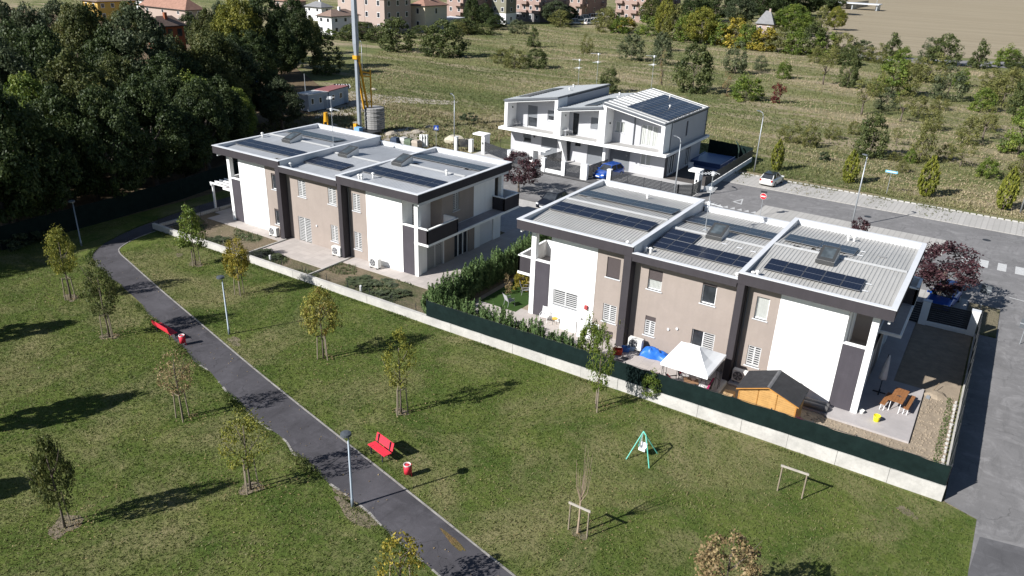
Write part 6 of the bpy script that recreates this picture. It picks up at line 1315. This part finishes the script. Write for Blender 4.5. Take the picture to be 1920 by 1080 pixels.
# ------------------------------------------------------------------ far buildings
BRK = plain('pinkish_brick', (.30,.215,.185), .9, .08, .5); PINK = plain('pink_render', (.36,.285,.25), .9, .05, .3); CREAM = plain('cream_render', (.55,.48,.37), .9, .05, .3); ORNG = plain('orange_render', (.25,.085,.042), .9, .08, .3); YELW = plain('yellow_render', (.55,.36,.10), .9, .06, .3); BWHT = plain('far_white_render', (.66,.66,.66), .9, .04, .3); OLIVE = plain('olive_render', (.20,.19,.14), .9, .06, .3)
TILE = plain('brown_roof_tiles', (.22,.155,.125), .9, .2, 1.5); TERR = plain('terracotta_tiles', (.28,.16,.12), .9, .22, 1.2); GRT = plain('grey_roof_tiles', (.20,.20,.205), .9, .15, 1)
def block(label, cpx, cpy, lpx, rpx, eave, m_, roof='flat', rm=TILE, rows=2, lc=2, rc=3, rh=2., balc=False, glz=GLASS, lower=None, h=None, hide=()):
    b = at(cpx, cpy); h = h or hgt(b, eave); wl = along(b, -1, 0, lpx); wr = along(b, 0, 1, rpx); o = thing('apartment_block' if h > 9 else 'far_house', label, 'building', (b.x,b.y,0))
    wl, wr = min(wl, 45), min(wr, 45)
    mb = MB(); mb.box(-wl,0,0,wr,-.1,h); mb.build('wall', m_, o)
    if lower: mb = MB(); mb.box(-wl-.03,.03,-.03,wr+.03,-.1,lower[1]); mb.build('lower_wall', lower[0], o)
    e = .5
    if roof == 'flat': mb = MB(); mb.box(-wl-.2,.2,-.2,wr+.2,h+.002,h+.3); mb.build('roof', FLASH if rm is TILE else rm, o)
    else:
        mb = MB(); s = min(wl, wr)/2; A = [(-wl-e,-e,h),(e,-e,h),(e,wr+e,h),(-wl-e,wr+e,h)]
        if wl > wr: T1_, T2_ = (-wl+s,wr/2,h+rh), (-s,wr/2,h+rh); mb.quad(A[0],A[1],T2_,T1_); mb.tri(A[1],A[2],T2_); mb.quad(A[2],A[3],T1_,T2_); mb.tri(A[3],A[0],T1_)
        else: T1_, T2_ = (-wl/2,s,h+rh), (-wl/2,wr-s,h+rh); mb.tri(A[0],A[1],T1_); mb.quad(A[1],A[2],T2_,T1_); mb.tri(A[2],A[3],T2_); mb.quad(A[3],A[0],T1_,T2_)
        mb.quad(*[(x,y,z-.02) for x, y, z in A][::-1]); ro = mb.build('roof', rm, o)
        mb = MB(); mb.box(-wl*.45,-wl*.45+.6,wr*.45,wr*.45+.6,h+rh*.5,h+rh+.7); mb.build('chimney', m_, ro)
        mb = MB(); mb.box(-wl-e,e,-e-.05,-e+.03,h-.14,h+.02); mb.box(e-.03,e+.05,-e+.04,wr+e,h-.14,h+.02); mb.build('gutter', DARKM, o)
    fh = h/max(rows,1)
    for r in range(rows):
        z = r*fh+fh*.34; z1 = r*fh+fh*.80
        for i in range(lc):
            x = -wl*(i+.5)/lc; mb = MB(); mb.box(x-.55,x+.55,-.05,-.004,z,z1); f = mb.build('window', FRAME if m_ is not ORNG else DARKM, o); mb = MB(); mb.box(x-.45,x+.45,-.07,-.052,z+.1,z1-.1); mb.build('pane', glz, f)
            if balc and i % 2 == 0 and r: mb = MB(); mb.box(x-1.5,x+1.5,-1.3,-.072,r*fh-.1,r*fh+.9); mb.build('balcony', m_, o)
        for i in range(rc):
            y = wr*(i+.5)/rc; mb = MB(); mb.box(.004,.05,y-.55,y+.55,z,z1); f = mb.build('window', FRAME if m_ is not ORNG else DARKM, o); mb = MB(); mb.box(.052,.07,y-.45,y+.45,z+.1,z1-.1); mb.build('pane', glz, f)
            if balc and i % 2 == 0 and r: mb = MB(); mb.box(.072,1.3,y-1.5,y+1.5,r*fh-.1,r*fh+.9); mb.build('balcony', m_, o)
    return o
block('white two storey house with brown hip roof left of the pink block', 623,66,598,674,31,BWHT,'hip',TILE,2,2,3,1.6)
block('pink apartment block behind the two dark bushes at top', 722,64,636,771,-3,PINK,'hip',TILE,3,4,3,2.2)
block('pale house with red tiled roof right of the pink block', 797,60,771,838,11,CREAM,'hip',TERR,2,1,1,1.8)
block('low cream annex with pale flat roof below the red tiled house', 824,57,799,870,38,CREAM,'flat',FLASH,1,0,1)
block('brick apartment block with balconies left of the tall dark tree', 868,46,838,925,-25,BRK,'flat',GRT,4,2,2,2,True); block('olive apartment block with white ground floor among garden trees', 948,46,921,967,-25,OLIVE,'flat',GRT,4,2,1,2,False,GLASS,(BWHT,3.6))
block('brick apartment block in middle of top edge above dark bushes', 1012,42,965,1066,-25,BRK,'flat',GRT,4,4,3,2,True,GLASS,(plain('dark_pilotis', (.16,.15,.15), .9, .1),3.)); block('brick apartment block behind the row of parked vehicles', 1090,30,1064,1136,-25,BRK,'flat',GRT,3,2,3,2,True); block('brick apartment block with white shutters right of parked vehicles', 1222,44,1153,1272,-25,BRK,'flat',GRT,4,5,3,2,True)  # first block: lower wall in one dark tone for its pilotis level
block('orange house with grey brown hip roof among the forest trees', 300,112,284,352,50,ORNG,'hip',TILE,2,1,3,1.9); block('yellow house with brown roof at top left edge', 188,40,160,260,3,YELW,'hip',TILE,2,2,4,1.5)
block('small white house left of the terracotta roof at top', 285,34,256,292,1,BWHT,'hip',TILE,2,2,1,1.2); block('house with wide terracotta roof at top left', 352,48,266,384,19,PINK,'hip',TERR,2,3,2,3.); block('white house with dark roof behind the golden topped tree', 604,40,574,624,14,BWHT,'hip',GRT,2,2,1,1.6)
block('pink cottage with grey roof in the autumn hedgerow', 1446,66,1416,1452,46,PINK,'hip',GRT,1,2,1,4.2); block('pale terracotta roofed house beside top edge between forest and crane', 545,24,515,575,3,PINK,'hip',TERR,2,2,1,1.5)
b = at(1600,17); o = thing('farm_canopy', 'long low white canopy beside the stubble field', 'canopy', (b.x,b.y,0))
mb = MB(); mb.box(-14,14,-6,6,3.,3.4); mb.build('roof', FLASH, o)
for x in (-13,0,13): mb = MB(); mb.box(x-.3,x+.3,-5,5,0,3); mb.build('post', GREYM, o)
b1, b2 = at(1585,17), at(1627,11); slat_fence('dark fence around the white canopy by stubble field', tuple(b1)[:2], tuple(b2)[:2], 0, 3.2, 6)
b = at(1641,20); o = thing('utility_pole', 'thin pole standing alone in the stubble field', 'pole', (b.x,b.y,0)); mb = MB(); mb.tube([(0,0,0),(0,0,8)], [.16,.1], 6); mb.build('shaft', GREYM, o)
# ------------------------------------------------------------------ grass and weeds
def tufts(name, label, n, sample, size, stops, seed, per=3):
    rg = np.random.default_rng(seed); X, Y = sample(rg, n); n = len(X)
    m_ = leafmat(name+'_blades', *stops, .3)
    S = size(rg, X, Y, n); k = n*per; xx = np.repeat(X, per)+rg.normal(0, 1, k)*np.repeat(S, per)*.45; yy = np.repeat(Y, per)+rg.normal(0, 1, k)*np.repeat(S, per)*.45; a = rg.uniform(0, 6.283, k); hh = np.repeat(S, per)*rg.uniform(.5, 1.2, k); ww = np.repeat(S, per)*rg.uniform(.18, .4, k)
    z = np.full(k, -.01); V = np.stack([np.stack([xx-ww*np.cos(a), yy-ww*np.sin(a), z], 1), np.stack([xx+ww*np.cos(a), yy+ww*np.sin(a), z], 1), np.stack([xx+rg.normal(0, .45, k)*hh, yy+rg.normal(0, .45, k)*hh, hh], 1)], 1).reshape(-1, 3)
    me = bpy.data.meshes.new(name); me.vertices.add(3*k); me.vertices.foreach_set('co', V.ravel().astype(np.float32)); me.loops.add(3*k); me.loops.foreach_set('vertex_index', np.arange(3*k, dtype=np.int32)); me.polygons.add(k)
    me.polygons.foreach_set('loop_start', np.arange(0, 3*k, 3, dtype=np.int32)); me.polygons.foreach_set('loop_total', np.full(k, 3, dtype=np.int32)); me.materials.append(m_); me.update(calc_edges=True)
    # colour follows broad patches of greener and drier growth
    pt = .5+.28*np.sin(X*.31+1.7*np.sin(Y*.23))*np.cos(Y*.27+1.3*np.sin(X*.19))+.15*np.sin(X*1.1+Y*.7)*np.sin(Y*1.3)
    if name == 'meadow_weeds': pt = .5+.35*np.sin(Y*.21+X*.04+1.5*np.sin(X*.05))+.2*np.sin(X*.11+Y*.07)
    t = np.clip(np.repeat(pt, per)+rg.normal(0, .2, k), 0, 1); at_ = me.attributes.new('tint', 'FLOAT', 'FACE'); at_.data.foreach_set('value', t.astype(np.float32))
    return tag(link(name, me), label, 'grass', kind='stuff')
def inpath(X, Y, mrg=.1):
    px = np.array([p[0] for p in PLc]); ly = np.interp(X, px[np.argsort(px)], np.array([p[1] for p in PLc])[np.argsort(px)]); rx = np.array([p[0] for p in PRc]); ry = np.interp(X, rx[np.argsort(rx)], np.array([p[1] for p in PRc])[np.argsort(rx)])
    return (Y > ly-mrg) & (Y < ry+mrg) & (X > -32.5) | ((X < -31.5) & (X > -37.3) & (Y > -12))
def s_lawn(rg, n):
    X = rg.uniform(-38.5, 28.6, n); Y = -4.9-rg.random(n)**.9*28; ok = ~inpath(X, Y) & ~((X > 27.4) & (Y > -5.3)); return X[ok], Y[ok]
tufts('lawn_grass', 'short green and yellowish grass covering the park lawn', 230000, s_lawn, lambda rg, X, Y, n: rg.uniform(.035, .10, n), ((.056,.090,.018), (.106,.136,.032), (.215,.198,.09)), 1, 2)
def s_edge(rg, n):
    i = rg.integers(0, len(PLc)-1, n); t = rg.random(n); A = np.array(PLc); P = A[i]+(A[i+1]-A[i])*t[:, None]; k = n//2
    X, Y = P[:, 0], P[:, 1]-np.abs(rg.normal(0, .25, n))+.05; X2 = rg.uniform(-34, 27, k); Y2 = -4.95-np.abs(rg.normal(0, .2, k)); return np.r_[X, X2], np.r_[Y, Y2]
tufts('edge_grass', 'longer grass growing along path edge and wall foot', 9000, s_edge, lambda rg, X, Y, n: rg.uniform(.04, .17, n)*(.55+.45*np.sin(X*1.3)*np.sin(X*.37+1)), ((.06,.095,.02), (.095,.13,.032), (.18,.18,.07)), 2, 3)
def s_field(rg, n):
    Y = 50+rg.random(n)**1.6*150; X = rg.uniform(-1, 1, n)*(30+Y*.55)-8-Y*.12
    ok = ~((X > -1) & (Y < 49)) & ~((X > -29) & (X < .2) & (Y < 57)) & (X > -75-Y*.3); return X[ok], Y[ok]
tufts('meadow_weeds', 'tall dry and green grass tufts of the open meadow', 95000, s_field, lambda rg, X, Y, n: rg.uniform(.07, .20, n)*(1+Y/200), ((.105,.130,.044), (.205,.195,.085), (.38,.31,.205)), 3, 3)
def s_verge(rg, n):
    X = rg.uniform(-62, -30, n); Y = rg.uniform(14, 52, n); return X[Y > 26], Y[Y > 26]
tufts('site_weeds', 'rough weeds on the building site behind the left house', 6000, s_verge, lambda rg, X, Y, n: rg.uniform(.12, .4, n), ((.09,.11,.036), (.16,.15,.07), (.28,.22,.14)), 4, 3)
def s_garden(rg, n):
    X = rg.uniform(-34, -5.5, n); Y = rg.uniform(-4.5, -.4, n); ok = (np.sin(X*1.1)+np.sin(Y*1.7+X*.6) > .25) & ~((X > -23.3) & (X < -16.1) & (Y > -2.4)); return X[ok], Y[ok]
tufts('garden_weeds', 'patchy weeds on the bare soil of the left gardens', 7000, s_garden, lambda rg, X, Y, n: rg.uniform(.06, .2, n), ((.07,.10,.045), (.11,.14,.06), (.2,.18,.1)), 5, 3)

rg = np.random.default_rng(8); LP = []
for o in list(col.objects):
    if o.parent is None and o.name.split('.')[0] == 'young_tree' and o.location.y < -5:
        k = 130; a = rg.uniform(0, 6.283, k); r = np.abs(rg.normal(0, 1.3, k)); LP.append(np.stack([o.location.x+.3+r*np.cos(a), o.location.y+.4+r*np.sin(a), np.full(k, .075)], 1))
n = 1500; LP.append(np.stack([rg.uniform(-36, 28, n), rg.uniform(-30, -5, n), np.full(n, .07)], 1)); LP = np.concatenate(LP)
on = inpath(LP[:, 0], LP[:, 1], -.05); LP[on, 2] = .035
tag(link('fallen_leaves', leaf_mesh('fallen_leaves', LP, rg.normal(0, .3, (len(LP), 3))+np.array([0, 0, 1.]), .055, rg.uniform(.2, .9, len(LP)), L_TAN, 1.5, rg)), 'dry fallen leaves scattered on the lawn and path', 'fallen leaves', kind='stuff')
def s_strip(rg, n):
    X = rg.uniform(-.1, 45, n); Y = np.where(rg.random(n) < .7, 48.25+rg.normal(0, .35, n), rg.uniform(44, 48.3, n)); ok = np.sin(X*.9+1.3*np.sin(X*.37))+rg.normal(0, .35, n) > .35; return X[ok], Y[ok]
tufts('strip_weeds', 'weeds growing over the kerb and joints of the parking strip', 5200, s_strip, lambda rg, X, Y, n: rg.uniform(.07, .2, n), ((.07,.09,.03), (.12,.125,.05), (.25,.2,.13)), 6, 3)

for px, py, lab in ((1627,406,'round manhole cover in the road beyond the parking bays'), (1850,450,'round manhole cover in the road near the crosswalk'), (1190,355,'round manhole cover in the street before the white row')):
    b = at(px, py); mb = MB(); mb.cyl(0,0,-.02,.006,.36,.36,16); mb.cyl(0,0,.006,.010,.3,.3,16); o = tag(mb.build('manhole_cover', DARKM), lab, 'manhole cover'); o.location = (b.x, b.y, -.008)
# labels that still repeat are told apart by their order from the left
ORD = 'leftmost second third fourth fifth sixth seventh eighth ninth tenth eleventh twelfth thirteenth fourteenth fifteenth sixteenth seventeenth eighteenth nineteenth twentieth'.split()
by = {}
for o in list(col.objects):
    if o.parent is None and o.get('category') and o.get('label'): by.setdefault(o['label'], []).append(o)
for lab, os_ in by.items():
    if len(os_) < 2 or len(os_) > 20 or 'filling the shaded' in lab or 'hedge row' in lab or 'beyond the left' in lab: continue
    os_.sort(key=lambda o: proj(o.location)[0]); n = len(os_)
    for i, o in enumerate(os_): o['label'] = lab+', '+('rightmost' if i == n-1 else ORD[i]+('' if i == 0 else ' from left'))
